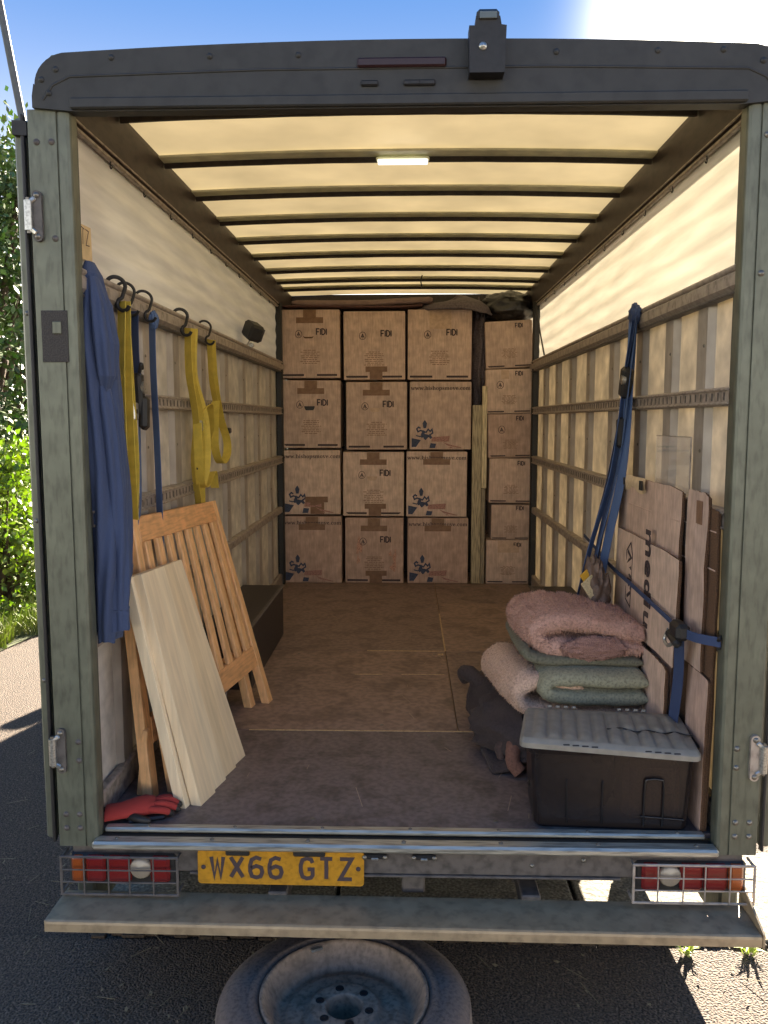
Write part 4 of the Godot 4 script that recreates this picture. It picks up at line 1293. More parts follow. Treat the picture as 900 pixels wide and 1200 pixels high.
	# dark heap under the bed end
	single("dark_blanket", "dark crumpled blanket on the floor behind the headboard", "blanket", lump(V(-0.90, 0.1, -1.02), V(0.10, 0.15, 0.2), 31.0, 0.3, 2.4, 0.5), MT.cloth, V(-0.84, 0, -1.0))
	single("grey_cable", "tangle of grey cable on the dark crumpled blanket", "cable", MB.new().tube(smooth_path([V(-0.80, 0.05, -0.97), V(-0.79, 0.14, -1.05), V(-0.82, 0.17, -1.0), V(-0.79, 0.11, -0.93), V(-0.80, 0.06, -1.06), V(-0.79, 0.15, -1.12), V(-0.83, 0.17, -1.08)], 6), 0.004, 6), MT.rail, V(-0.72, 0, -1.0))
	glove()

# a board between four corners (a, b at the foot; c, d at the head), th thick behind its face
func slab(called: String, a: Vector3, b: Vector3, c: Vector3, d: Vector3, th: float, bv: float, m: Material, o: Node3D) -> void:
	var n := (b - a).cross(d - a).normalized()
	if n.x < 0: n = -n
	var u := (b - a).normalized() * bv
	var w := (d - a).normalized() * bv
	var st := MB.new()
	var f := [a + u + w, b - u + w, c - u - w, d + u - w]
	var e := [a - n * bv, b - n * bv, c - n * bv, d - n * bv]
	var bk := [a - n * th, b - n * th, c - n * th, d - n * th]
	var mid := (a + b + c + d) / 4.0 - n * th / 2
	st.quad(f[0], f[1], f[2], f[3], n)
	st.quad(bk[0], bk[1], bk[2], bk[3], -n)
	for i in 4:
		var j := (i + 1) % 4
		st.quad(f[i], f[j], e[j], e[i], (e[i] + e[j]) * 0.5 - mid + n * th)
		st.quad(e[i], e[j], bk[j], bk[i], (e[i] + e[j]) * 0.5 - mid)
	part(called, st, m, o)

func bed_end(called: String, label: String, off: Vector3, tw: float, slats := true) -> void:
	var nf := V(-0.80, 0, -0.32) + off
	var ff := V(-0.62, 0, -1.31) + off
	var ft := V(-0.895, 0.93, -1.42) + off * 0.4
	var nt := V(-0.955, 0.965, -0.40) + off * 0.4
	var o := thing(called, label, "bed end", nf.lerp(ff, 0.5), "pine bed ends leaning on the left")
	var P := func(u: float, v: float) -> Vector3:
		return nf.lerp(ff, u).lerp(nt.lerp(ft, u), v)
	var piece := func(n: String, u0: float, u1: float, v0: float, v1: float, th: float, m: Material) -> void:
		slab(n, P.call(u0, v0), P.call(u1, v0), P.call(u1, v1), P.call(u0, v1), th, 0.003, m, o)
	piece.call("leg", 0.0, 0.052, 0.0, 1.0, 0.036, MT.pine)
	piece.call("leg", 0.948, 1.0, 0.0, 1.0, 0.036, MT.pine)
	piece.call("rail", 0.0525, 0.9475, 0.905, 0.999, 0.03, MT.pine_rail)
	piece.call("rail", 0.0525, 0.9475, 0.19, 0.285, 0.03, MT.pine_rail)
	for k in (8 if slats else 0):
		var c := lerpf(0.112, 0.888, k / 7.0)
		piece.call("slat", c - 0.027, c + 0.027, 0.2855, 0.9045, 0.016, MT.pine)

func jacket() -> void:
	var o := thing("blue_jacket", "blue hooded jacket hanging by the left rear post", "jacket", V(-0.95, 0.62, -0.18))
	var lobe := func(cs: Array, sd: float) -> MB:
		# rings of (y, x, z, half x, half z)
		var p := PackedVector3Array()
		var rows := 70
		var nv := 48
		for i in rows:
			var f := (cs.size() - 1) * i / float(rows - 1)
			var a = cs[mini(int(f), cs.size() - 2)]
			var b = cs[mini(int(f), cs.size() - 2) + 1]
			var w: float = f - mini(int(f), cs.size() - 2)
			w = w * w * (3 - 2 * w)
			var q := []
			for k in 5:
				q.append(lerpf(a[k], b[k], w))
			for j in nv:
				var t := TAU * j / nv
				var deep := smoothstep(0.0, 0.25, i / float(rows))
				var fd := 1.0 + deep * (0.16 * sin(t * 3 + sd + 2.0 * sin(q[0] * 2.2)) + 0.13 * (absf(sin(t * 4.5 + sd * 2 + q[0] * 2.6 + sin(q[0] * 7.0))) * 2.0 - 1.2) + 0.08 * nz.get_noise_2d(t * 2 + sd, q[0] * 5))
				p.append(V(q[1] + cos(t) * q[3] * fd, q[0] + 0.006 * sin(t * 4 + sd) * float(i == rows - 1), q[2] + sin(t) * q[4] * fd))
		var m := MB.new().grid(p, rows, nv, false, true)
		m.fan(p.slice(0, nv), Vector3.UP)
		m.fan(p.slice(p.size() - nv), Vector3.DOWN)
		return m
	part("body", lobe.call([[1.79, -0.975, -0.15, 0.012, 0.03], [1.75, -0.97, -0.15, 0.028, 0.06], [1.66, -0.966, -0.155, 0.038, 0.085], [1.52, -0.962, -0.16, 0.046, 0.095], [1.38, -0.96, -0.165, 0.048, 0.09], [1.2, -0.956, -0.17, 0.052, 0.09], [1.0, -0.952, -0.172, 0.056, 0.09], [0.82, -0.95, -0.17, 0.056, 0.085], [0.68, -0.955, -0.155, 0.048, 0.066], [0.60, -0.958, -0.145, 0.036, 0.05]], 2.2), MT.denim, o)
	part("hood", lobe.call([[1.74, -0.955, -0.12, 0.014, 0.03], [1.66, -0.945, -0.125, 0.032, 0.05], [1.54, -0.935, -0.13, 0.042, 0.058], [1.44, -0.935, -0.135, 0.038, 0.05], [1.38, -0.94, -0.14, 0.014, 0.024]], 5.0), MT.denim, o)
	var sl := part("sleeve", lobe.call([[1.56, -0.958, -0.15, 0.008, 0.01], [1.46, -0.95, -0.148, 0.026, 0.034], [1.34, -0.94, -0.145, 0.04, 0.05], [1.1, -0.93, -0.15, 0.042, 0.05], [0.9, -0.922, -0.145, 0.04, 0.046], [0.76, -0.918, -0.14, 0.036, 0.042], [0.70, -0.918, -0.138, 0.031, 0.036]], 4.1), MT.denim, o)
	part("cuff", lobe.call([[0.705, -0.918, -0.138, 0.033, 0.038], [0.67, -0.918, -0.138, 0.032, 0.037], [0.637, -0.918, -0.138, 0.033, 0.038]], 4.1), MT.denim, sl)
	part("drawstring", MB.new().tube(smooth_path([V(-0.935, 1.42, -0.11), V(-0.93, 1.3, -0.105), V(-0.93, 1.2, -0.11)], 5), 0.003, 5), MT.denim, o)

func glove() -> void:
	var o := thing("work_glove", "red knitted work glove with black palm lying by the sill", "glove", V(-0.86, 0, -0.15))
	var R: Material = MT.red
	# back of the hand: a soft flattened sleeve from cuff to knuckles
	var p := PackedVector3Array()
	var path := [[-0.975, -0.105, 0.042, 0.022], [-0.965, -0.108, 0.043, 0.025], [-0.93, -0.12, 0.04, 0.026], [-0.895, -0.135, 0.046, 0.03], [-0.86, -0.155, 0.05, 0.032], [-0.835, -0.168, 0.046, 0.026], [-0.822, -0.175, 0.036, 0.018]]
	for q in path:
		for j in 20:
			var a := TAU * j / 20.0
			p.append(V(q[0] + sin(a) * q[2] * 0.25, 0.012 + maxf(-0.011, cos(a) * q[3]) + q[3] * 0.6, q[1] + sin(a) * q[2]))
	var m := MB.new().grid(p, path.size(), 20, false, true)
	m.fan(p.slice(0, 20), Vector3.LEFT)
	m.fan(p.slice(p.size() - 20), Vector3.RIGHT)
	part("back_of_hand", m, R, o)
	part("cuff_edge", MB.new().tube(pv([V(-0.976, 0.012, -0.066), V(-0.977, 0.034, -0.075), V(-0.977, 0.046, -0.105), V(-0.977, 0.034, -0.135), V(-0.976, 0.012, -0.144)]), 0.004, 6), MT.black, o)
	var f := [
		[V(-0.845, 0.03, -0.125), V(-0.815, 0.033, -0.122), V(-0.785, 0.026, -0.13), V(-0.765, 0.014, -0.138)],
		[V(-0.842, 0.034, -0.148), V(-0.806, 0.04, -0.15), V(-0.772, 0.032, -0.155), V(-0.748, 0.016, -0.162)],
		[V(-0.84, 0.034, -0.172), V(-0.805, 0.042, -0.178), V(-0.773, 0.035, -0.184), V(-0.75, 0.018, -0.19)],
		[V(-0.842, 0.03, -0.195), V(-0.812, 0.036, -0.206), V(-0.785, 0.03, -0.214), V(-0.766, 0.016, -0.218)]]
	for k in 4:
		part("finger", MB.new().tube(smooth_path(f[k], 4), [0.011, 0.011, 0.0115, 0.0115, 0.0115, 0.0115, 0.0115, 0.0112, 0.011, 0.0105, 0.0095, 0.008, 0.005], 10), R, o)
		part("fingertip", MB.new().tube(pv([f[k][3].lerp(f[k][2], 0.45) + V(0, -0.001, 0), f[k][3].lerp(f[k][2], 0.12), f[k][3] + V(0.004, -0.002, 0)]), [0.0122, 0.0108, 0.004], 10), MT.black, o)
	part("thumb", MB.new().tube(smooth_path([V(-0.9, 0.02, -0.105), V(-0.87, 0.022, -0.088), V(-0.845, 0.02, -0.08), V(-0.82, 0.014, -0.082)], 4), [0.014, 0.0135, 0.013, 0.013, 0.013, 0.013, 0.013, 0.013, 0.0125, 0.012, 0.011, 0.009, 0.006], 10), MT.black, o)
	part("palm", MB.new().box(V(-0.855, 0.008, -0.145), V(0.12, 0.014, 0.1), 0.006, Basis(V(0, 1, 0), 0.35)), MT.black, o)

# ---------------------------------------------------------------- right side
func right_things() -> void:
	# blue straps hanging from the right rail and pulled towards the blankets
	var o := thing("blue_strap_bundle", "bundle of blue ratchet straps hanging from the right rail", "strap", V(0.82, 0.45, -1.13))
	var starts := [-0.03, -0.01, 0.015, 0.035, 0.0]
	var mids := [0.05, -0.03, 0.02, -0.06, 0.0]
	for k in 5:
		var b: float = starts[k]
		var d: float = mids[k]
		part("webbing", MB.new().band(smooth_path([V(0.952, 1.74, -1.09 + b), V(0.942 - 0.004 * k, 1.5, -1.11 + b + d * 0.6), V(0.915 - 0.006 * k, 1.1, -1.14 + d * 1.3), V(0.86 - 0.014 * k, 0.75, -1.15 + d), V(0.82 - 0.02 * k, 0.42, -1.16 + d * 0.8)], 6), V(0.5 - 0.3 * k, 0, 1), 0.05), MT.blue if k % 2 == 0 else MT.bluedark, o)
	part("webbing", MB.new().band(smooth_path([V(0.952, 1.72, -1.12), V(0.945, 1.4, -1.18), V(0.93, 1.12, -1.27), V(0.92, 1.03, -1.3)], 6), V(0.2, 0, 1), 0.045), MT.blue, o)
	part("knot", lump(V(0.95, 1.74, -1.09), V(0.022, 0.04, 0.05), 3.0, 0.3, 2.0), MT.bluedark, o)
	part("ratchet_body", MB.new().box(V(0.925, 1.46, -1.1), V(0.05, 0.13, 0.055), 0.012, Basis(V(1, 0, 0), 0.3)), MT.black, o)
	part("ratchet_wheel", MB.new().cyl(V(0.9, 1.47, -1.08), V(0.915, 1.47, -1.08), 0.02, 12), MT.zinc, o)
	part("ratchet_handle", MB.new().box(V(0.915, 1.25, -1.12), V(0.035, 0.13, 0.045), 0.01, Basis(V(1, 0, 0), -0.15)), MT.black, o)

	# flattened cartons against the wall
	var g := "flattened cartons leaning on the right wall"
	sheet("dark backing sheet keeping the gaps between the flattened cartons dark", g, 0.958, 0.952, -1.12, -0.083, 0.0, 1.035, 4, o)  # placed behind to hide the bright wall in the gaps
	sheet("large plain flattened carton with torn white label along its top edge", g, 0.936, 0.915, -1.19, -0.362, 0.0, 1.072, 0, o)
	sheet("smaller flattened carton printed with a size word, strapped in front", g, 0.908, 0.902, -1.10, -0.285, 0.475, 0.85, 2, o)
	sheet("narrow tall flattened carton with brown patch nearest the right post", g, 0.944, 0.94, -0.325, -0.14, 0.505, 1.075, 1, o)
	sheet("short flattened carton flap standing low beside the right post", g, 0.943, 0.935, -0.255, -0.075, 0.0, 0.50, 3, o)
	sheet("low flattened carton standing between blankets and blue webbing", g, 0.888, 0.875, -0.6, -0.315, 0.0, 0.465, 0, o)
	sheet("folded brown carton piece behind the blue strap ends", g, 0.84, 0.82, -1.40, -1.2, 0.0, 0.53, 3, o)
	# torn label on the big sheet
	var lb := thing("torn_label", "torn white label folded over the top of the large flattened carton", "label", V(0.92, 1.0, -0.8))
	var lp := PackedVector3Array()
	for i in 9:
		for j in 5:
			var z := -1.12 + 0.36 * i / 8.0
			lp.append(V(0.929 - 0.006 * sin(j * 0.9) - 0.004 * sin(i * 1.7), 1.077 - 0.055 * j / 4.0 - 0.012 * sin(i * 1.3) * float(j == 4), z))
	part("label", MB.new().grid(lp, 9, 5), mat(c8(220, 196, 160), 0.8, {"tex": "soft", "scale": 3.0, "two": true}), lb)
	part("label_print", MB.new().box(V(0.917, 1.05, -0.80), V(0.006, 0.036, 0.035), 0.0), MT.black, lb)
	part("label_print", MB.new().box(V(0.917, 1.055, -1.08), V(0.006, 0.03, 0.012), 0.0), MT.black, lb)
	part("label_print", MB.new().box(V(0.917, 1.05, -1.055), V(0.006, 0.03, 0.008), 0.0), MT.black, lb)
	# clear sheet
	var gm := mat(c8(232, 236, 236), 0.04, {"alpha": 0.16})
	var ps := thing("perspex_sheet", "clear plastic sheet standing behind the flattened cartons", "sheet", V(0.95, 0.9, -0.55))
	part("pane", MB.new().box(V(0.958, 1.06, -0.555), V(0.004, 0.37, 0.385), 0.0), gm, ps)
	part("pane_edge", MB.new().box(V(0.958, 1.06, -0.361), V(0.005, 0.37, 0.003), 0.0), MT.rail, ps)
	part("pane_edge", MB.new().box(V(0.958, 1.246, -0.555), V(0.005, 0.003, 0.385), 0.0), MT.rail, ps)
	# tie strap across the cartons with its ratchet
	var ts := thing("tie_strap", "blue tie strap with black ratchet holding the flattened cartons", "strap", V(0.85, 0.6, -0.3))
	part("webbing", MB.new().band(smooth_path([V(0.955, 0.69, -2.0), V(0.925, 0.685, -1.6), V(0.885, 0.68, -1.13), V(0.885, 0.66, -0.7), V(0.885, 0.635, -0.2)], 7), V(0, 1, 0), 0.018), MT.bluedark, ts)
	part("webbing", MB.new().band(smooth_path([V(0.888, 0.63, -0.16), V(0.91, 0.63, -0.09), V(0.956, 0.635, -0.02)], 6), V(0, 1, 0), 0.03, 0.004), MT.bluedark, ts)
	part("webbing", MB.new().band(smooth_path([V(0.89, 0.61, -0.2), V(0.905, 0.45, -0.24), V(0.9, 0.25, -0.275), V(0.885, 0.02, -0.29)], 6), V(0.25, 0, 1), 0.055), MT.bluedark, ts)
	part("ratchet_body", MB.new().box(V(0.884, 0.632, -0.18), V(0.045, 0.055, 0.09), 0.012), MT.black, ts)
	part("ratchet_handle", MB.new().box(V(0.872, 0.60, -0.2), V(0.028, 0.03, 0.1), 0.01, Basis(V(1, 0, 0), 0.2)), MT.black, ts)
	part("ratchet_loop", MB.new().tube(smooth_path([V(0.868, 0.62, -0.24), V(0.858, 0.585, -0.25), V(0.862, 0.57, -0.22), V(0.868, 0.59, -0.19)], 4), 0.006, 6), MT.zinc, ts)
	part("end_hook", MB.new().tube(smooth_path([V(0.95, 0.64, -0.02), V(0.962, 0.65, -0.035), V(0.965, 0.625, -0.05), V(0.955, 0.615, -0.03)], 4), 0.007, 6), MT.black, ts)
	# paper sack
	var sk := thing("paper_sack", "crumpled paper sack with yellow print and white label behind blankets", "sack", V(0.79, 0.45, -1.0))
	part("sack", lump(V(0.795, 0.55, -1.0), V(0.05, 0.16, 0.09), 17.0, 0.45, 2.2), mat(c8(112, 92, 80), 0.6, {"tex": "strong", "scale": 4.0}), sk)
	part("sack_label", MB.new().box(V(0.765, 0.62, -0.93), V(0.07, 0.08, 0.01), 0.002, Basis.from_euler(V(-0.3, 0.5, 0.5))), mat(c8(214, 198, 156), 0.7, {"tex": "strong", "scale": 8.0}), sk)
	part("sack_panel", MB.new().box(V(0.76, 0.66, -0.97), V(0.07, 0.05, 0.01), 0.002, Basis.from_euler(V(-0.3, 0.5, 0.5))), mat(c8(206, 160, 48), 0.7), sk)

	blankets()
	tote()

func sheet(label: String, g: String, xt: float, xb: float, z0: float, z1: float, y0: float, y1: float, k: int, strap: Node3D) -> void:
	var o := thing("flattened_carton", label, "cardboard", V((xt + xb) / 2, y0, (z0 + z1) / 2), g)
	var at := func(z: float, y: float, d: float) -> Vector3:
		return V(lerpf(xb, xt, (y - y0) / (y1 - y0)) + 0.006 * nz.get_noise_2d(z * 3 + k, y * 3) + d, y, z)
	# three liners of board with brown edges between
	for layer in 2:
		var p := PackedVector3Array()
		var q := PackedVector3Array()
		var rag := 0.004
		for i in 13:
			for j in 13:
				var z := lerpf(z0 + 0.01 * layer, z1 - 0.006 * layer, i / 12.0)
				var y := lerpf(y0, y1 - 0.006 * layer, j / 12.0)
				if j == 12: y += rag * nz.get_noise_2d(z * 30, k * 5.0) - 0.01 * smoothstep(0.85, 1.0, i / 12.0)
				if i == 12: z += rag * nz.get_noise_2d(y * 20, k * 7.0)
				p.append(at.call(z, y, 0.008 * layer)); q.append(at.call(z, y, 0.008 * layer + 0.005))
		var st := MB.new()
		st.grid(p, 13, 13)
		st.grid(q, 13, 13)
		part("board", st, MT.cardedge if k == 4 else MT.cards[(k + layer) % 4], o)
		var ed := MB.new()
		for i in 12:
			ed.quad(p[i * 13 + 12], p[i * 13 + 25], q[i * 13 + 25], q[i * 13 + 12], Vector3.UP)
			ed.quad(p[12 * 13 + i], p[12 * 13 + i + 1], q[12 * 13 + i + 1], q[12 * 13 + i], Vector3.BACK)
			ed.quad(p[i], p[i + 1], q[i + 1], q[i], -Vector3.BACK)
			ed.quad(p[i * 13], p[i * 13 + 13], q[i * 13 + 13], q[i * 13], Vector3.DOWN)
		part("board_edge", ed, MT.cardedge, o)
	if y1 > 1.0 and z1 - z0 > 0.5:
		for yy in [0.96, 0.84]:
			part("crease", MB.new().tube(pv([at.call(z0 + 0.01, yy, 0.0), at.call((z0 + z1) / 2, yy - 0.002, 0.0), at.call(z1 - 0.01, yy, 0.0)]), 0.0025, 5), MT.cards[0], o)
	if label.begins_with("narrow"):
		part("tape_patch", MB.new().box(at.call(-0.21, 1.01, -0.001), V(0.003, 0.075, 0.05), 0.0), MT.tape, o)
	if label.begins_with("smaller"):
		var bas := Basis(V(0, -1, 0), V(0, 0, 1), V(-1, 0, 0))
		var tm := text("medium", 0.088, 0.002)
		lpart("printed_word", tm, MT.ink, o, at.call(-0.62, 0.655, -0.0035) - o.position + V(0, F, 0), bas.scaled_local(V(1.05, 0.9, 1)))
		var st := MB.new()
		var xf := Transform3D(Basis(V(0, -1, 0), V(0, 0, 1), V(-1, 0, 0)), at.call(-0.90, 0.815, -0.003))
		for s in [[[0.0, 0.03], [0.05, 0.06], [0.26, 0.04], [0.24, -0.03], [0.04, -0.03]], ]:
			st.stroke(p2(s), 0.006, 0.001, xf, true)
		for s in [[[0.04, -0.01], [0.06, 0.04], [0.085, -0.01], [0.07, 0.015]], [[0.1, 0.045], [0.12, -0.015], [0.14, 0.045]], [[0.155, -0.015], [0.155, 0.04], [0.19, 0.04]], [[0.155, 0.012], [0.18, 0.012]], [[0.2, 0.04], [0.225, -0.01]]]:
			st.stroke(p2(s), 0.014, 0.0012, xf)
		part("printed_emblem", st, MT.ink, o)

func blankets() -> void:
	var g := "folded blankets piled behind the plastic tote"
	# lowest: pink-beige fleece folded round, fold facing left
	var o := thing("folded_blanket", "beige pink fleece at the bottom of the pile, its rounded fold to the left", "blanket", V(0.6, 0.2, -0.75), g)
	var f1 := fold([[0.88, 0.225], [0.7, 0.222], [0.5, 0.225], [0.40, 0.236], [0.35, 0.268], [0.357, 0.315], [0.41, 0.34], [0.5, 0.325], [0.58, 0.31]], 0.072, -1.02, -0.52, 0.012, 1.0, 0.16)
	part("fleece", f1, MT.beige, o)
	part("fleece_pile", pile(f1, 9000, 0.008, 5), MT.beige, o).set_meta("kind", "stuff")
	var o2 := thing("folded_blanket", "olive green blanket folded above the beige fleece", "blanket", V(0.7, 0.3, -0.75), g)
	part("blanket", fold([[0.88, 0.295], [0.75, 0.292], [0.6, 0.295], [0.53, 0.31], [0.515, 0.335], [0.54, 0.36], [0.62, 0.364], [0.75, 0.358], [0.88, 0.356]], 0.07, -1.0, -0.48, 0.008, 14.0), MT.green, o2)
	var o3 := thing("folded_blanket", "thin dark grey-green blanket layer directly beneath the pink fleece", "blanket", V(0.66, 0.38, -0.75), g)
	part("blanket", fold([[0.88, 0.408], [0.7, 0.412], [0.52, 0.415], [0.46, 0.43], [0.44, 0.46]], 0.046, -1.02, -0.56, 0.008, 20.0), MT.darkgreen, o3)
	var o4 := thing("folded_blanket", "shaggy pink fleece folded on top of the pile", "blanket", V(0.66, 0.44, -0.75), g)
	var f4 := fold([[0.86, 0.452], [0.72, 0.452], [0.58, 0.452], [0.505, 0.46], [0.465, 0.492], [0.48, 0.53], [0.56, 0.552], [0.7, 0.538], [0.8, 0.518], [0.862, 0.497]], 0.082, -1.04, -0.58, 0.016, 30.0, 0.06)
	part("fleece", f4, MT.pink, o4)
	part("fleece_pile", pile(f4, 20000, 0.0105, 9), MT.pink, o4).set_meta("kind", "stuff")
	var f5 := lump(V(0.70, 0.462, -0.575), V(0.11, 0.042, 0.035), 12.0, 0.3, 2.0)
	part("fleece_bulge", f5, MT.pinkinner, o4)
	part("fleece_pile", pile(f5, 5000, 0.011, 19), MT.pinkinner, o4).set_meta("kind", "stuff")
	# dark clothes heap under and beside the pile
	var h := thing("clothes_heap", "heap of dark clothes on the floor left of the tote", "clothes", V(0.45, 0, -0.75))
	part("dark_cloth", lump(V(0.58, 0.1, -0.76), V(0.3, 0.15, 0.27), 2.0, 0.2, 2.2, 0.62), MT.cloth, h)
	part("draped_cloth", fold([[0.275, 0.03], [0.285, 0.10], [0.30, 0.17], [0.35, 0.205], [0.43, 0.21], [0.6, 0.2]], 0.034, -1.12, -0.66, 0.016, 41.0, 0.18), MT.cloth, h)
	part("draped_cloth", fold([[0.34, 0.02], [0.33, 0.07], [0.36, 0.115], [0.44, 0.13], [0.55, 0.12]], 0.036, -0.9, -0.56, 0.014, 52.0, 0.1), mat(c8(82, 66, 62), 0.95, {"tex": "strong", "scale": 5.0, "rim": 0.2, "bump": 0.1}), h)
	part("draped_cloth", fold([[0.3, 0.012], [0.36, 0.02], [0.4, 0.05], [0.46, 0.06]], 0.03, -0.72, -0.5, 0.012, 63.0, 0.1), MT.cloth, h)
	part("sleeve", MB.new().tube(smooth_path([V(0.36, 0.16, -0.98), V(0.29, 0.2, -1.08), V(0.262, 0.19, -1.14), V(0.272, 0.15, -1.16)], 5), [0.035, 0.036, 0.034, 0.036, 0.033, 0.034, 0.036, 0.033, 0.032, 0.034, 0.032, 0.03, 0.03, 0.028, 0.027, 0.024], 12), MT.cloth, h)
	part("brown_sleeve", MB.new().tube(smooth_path([V(0.43, 0.12, -0.6), V(0.405, 0.1, -0.53), V(0.40, 0.05, -0.5), V(0.425, 0.018, -0.485)], 5), [0.026, 0.028, 0.026, 0.028, 0.027, 0.029, 0.027, 0.028, 0.027, 0.028, 0.026, 0.028, 0.026, 0.027, 0.027, 0.026], 12), MT.clothbrown, h)
	part("blue_cloth", lump(V(0.31, 0.08, -1.12), V(0.035, 0.05, 0.05), 3.0, 0.3, 3.0), MT.bluedark, h)

func tote() -> void:
	var o := thing("storage_tote", "smoky black plastic tote with a cracked grey ribbed lid", "box", V(0.665, 0, -0.25))
	var yaw := Basis(V(0, 1, 0), -0.05)
	var c := V(0.667, 0, -0.212)
	# tapered tub, walls as one shell
	var ring := func(y: float, hx: float, hz: float, r: float) -> PackedVector3Array:
		var q := PackedVector3Array()
		for k in 4:
			for m in 5:
				var a := PI / 2 * k + PI / 2 * m / 4.0
				var sx := 1.0 if k in [0, 3] else -1.0
				var sz := 1.0 if k in [0, 1] else -1.0
				q.append(c + yaw * V(sx * (hx - r) + cos(a) * r, y, sz * (hz - r) + sin(a) * r))
		return q
	var p := PackedVector3Array()
	var rows := [[0.002, 0.236, 0.115], [0.012, 0.242, 0.12], [0.25, 0.256, 0.132], [0.252, 0.266, 0.14], [0.285, 0.268, 0.142]]
	for r in rows:
		p.append_array(ring.call(r[0], r[1], r[2], 0.03))
	var tub := MB.new().grid(p, rows.size(), 20, false, true)
	tub.fan(ring.call(0.002, 0.236, 0.115, 0.03), Vector3.DOWN)
	var body := part("tub", tub, MT.tote, o)
	# moulded ribs and handle outline on the front
	for x in [-0.14, -0.03]:
		part("moulded_rib", MB.new().bar(c + yaw * V(x, 0.02, 0.125), c + yaw * V(x * 1.03, 0.17, 0.135), 0.006, 0.006, Vector3.BACK, 0.002), MT.gloss, body)
	var hd := MB.new()
	hd.tube(smooth_path([c + yaw * V(0.1, 0.02, 0.126), c + yaw * V(0.1, 0.16, 0.1345), c + yaw * V(0.115, 0.178, 0.1355), c + yaw * V(0.145, 0.178, 0.1355), c + yaw * V(0.158, 0.16, 0.1345), c + yaw * V(0.158, 0.02, 0.126)], 4), 0.004, 6)
	hd.tube(pv([c + yaw * V(0.09, 0.052, 0.1275), c + yaw * V(0.225, 0.045, 0.1275)]), 0.003, 6)
	part("handle_outline", hd, MT.gloss, body)
	part("dark_contents", lump(c + V(-0.11, 0.12, 0.0), V(0.13, 0.12, 0.1), 5.0, 0.25, 2.2), MT.black, o)
	part("brown_contents", MB.new().box(c + V(0.13, 0.12, 0.02), V(0.18, 0.2, 0.17), 0.02, yaw), MT.clothbrown, o)
	# lid: a curved ribbed sheet with a rim, drooping to the right, split along a crack
	var L := func(u: float, v: float, h: float) -> Vector3:
		var q := V(0.418, 0.322, -0.345).lerp(V(0.945, 0.308, -0.325), u).lerp(V(0.358, 0.322, -0.045).lerp(V(0.915, 0.292, -0.012), u), v)
		return q + V(0, h, 0)
	var lid := PackedVector3Array()
	var nu := 121
	var nv := 25
	for i in nu:
		for j in nv:
			var u := i / float(nu - 1)
			var v := j / float(nv - 1)
			var inner := smoothstep(0.055, 0.075, u) * smoothstep(0.945, 0.925, u) * smoothstep(0.10, 0.14, v) * smoothstep(0.9, 0.86, v)
			var rib := absf(sin(PI * (u - 0.06) / 0.88 * 10.0))
			var h := -0.004 + inner * (-0.006 + 0.013 * pow(rib, 0.6))
			var rim := maxf(absf(u - 0.5) * 2, absf(v - 0.5) * 2)
			h -= 0.012 * smoothstep(0.965, 1.0, rim)
			# sagging crack on the right half
			var cr := 0.55 + 0.03 * sin(u * 40)
			if u > 0.52:
				h -= 0.012 * smoothstep(0.04, 0.0, absf(v - cr)) * smoothstep(0.52, 0.7, u)
			# rounded corners in plan
			var uu := u
			var vv := v
			var cu := (absf(u - 0.5) - 0.45) / 0.05
			var cv := (absf(v - 0.5) - 0.42) / 0.08
			if cu > 0 and cv > 0 and Vector2(cu, cv).length() > 0.001:
				var k := maxf(cu, cv) / Vector2(cu, cv).length()
				uu = 0.5 + signf(u - 0.5) * (0.45 + cu * k * 0.05)
				vv = 0.5 + signf(v - 0.5) * (0.42 + cv * k * 0.08)
			lid.append(L.call(uu, vv, h))
	var lm := MB.new().grid(lid, nu, nv)
	var lidp := part("lid", lm, MT.lid, o)
	var skirt := PackedVector3Array()
	for k in 2 * (nu + nv) - 4:
		var i := 0
		var j := 0
		if k < nu: i = k; j = nv - 1
		elif k < nu + nv - 1: i = nu - 1; j = nv - 1 - (k - nu + 1)
		elif k < 2 * nu + nv - 2: i = nu - 1 - (k - nu - nv + 2); j = 0
		else: i = 0; j = k - (2 * nu + nv - 2) + 1
		j = clampi(j, 0, nv - 1)
		skirt.append(lid[i * nv + j]); skirt.append(lid[i * nv + j] + V(0, -0.016, 0))
	part("lid_skirt", MB.new().grid(skirt, skirt.size() / 2, 2, true, false), MT.lid, lidp)
	var ck := []
	for k in 26:
		var u := 0.5 + 0.5 * k / 25.0
		var v := 0.55 + 0.03 * sin(u * 40)
		ck.append(L.call(u, v, 0.0 - 0.004 * smoothstep(0.5, 0.7, u)))
	part("lid_crack", MB.new().tube(PackedVector3Array(ck), 0.0024, 5), MT.black, lidp)
	for k in 8:
		var u := 0.16 + 0.052 * k + (0.24 if k > 3 else 0.0)
		part("rim_notch", MB.new().box(L.call(u, 0.012, 0.001), V(0.014, 0.008, 0.008), 0.002), MT.lid, lidp)
		part("rim_notch", MB.new().box(L.call(u + 0.1, 0.975, -0.016), V(0.022, 0.01, 0.012), 0.002), MT.black, lidp)

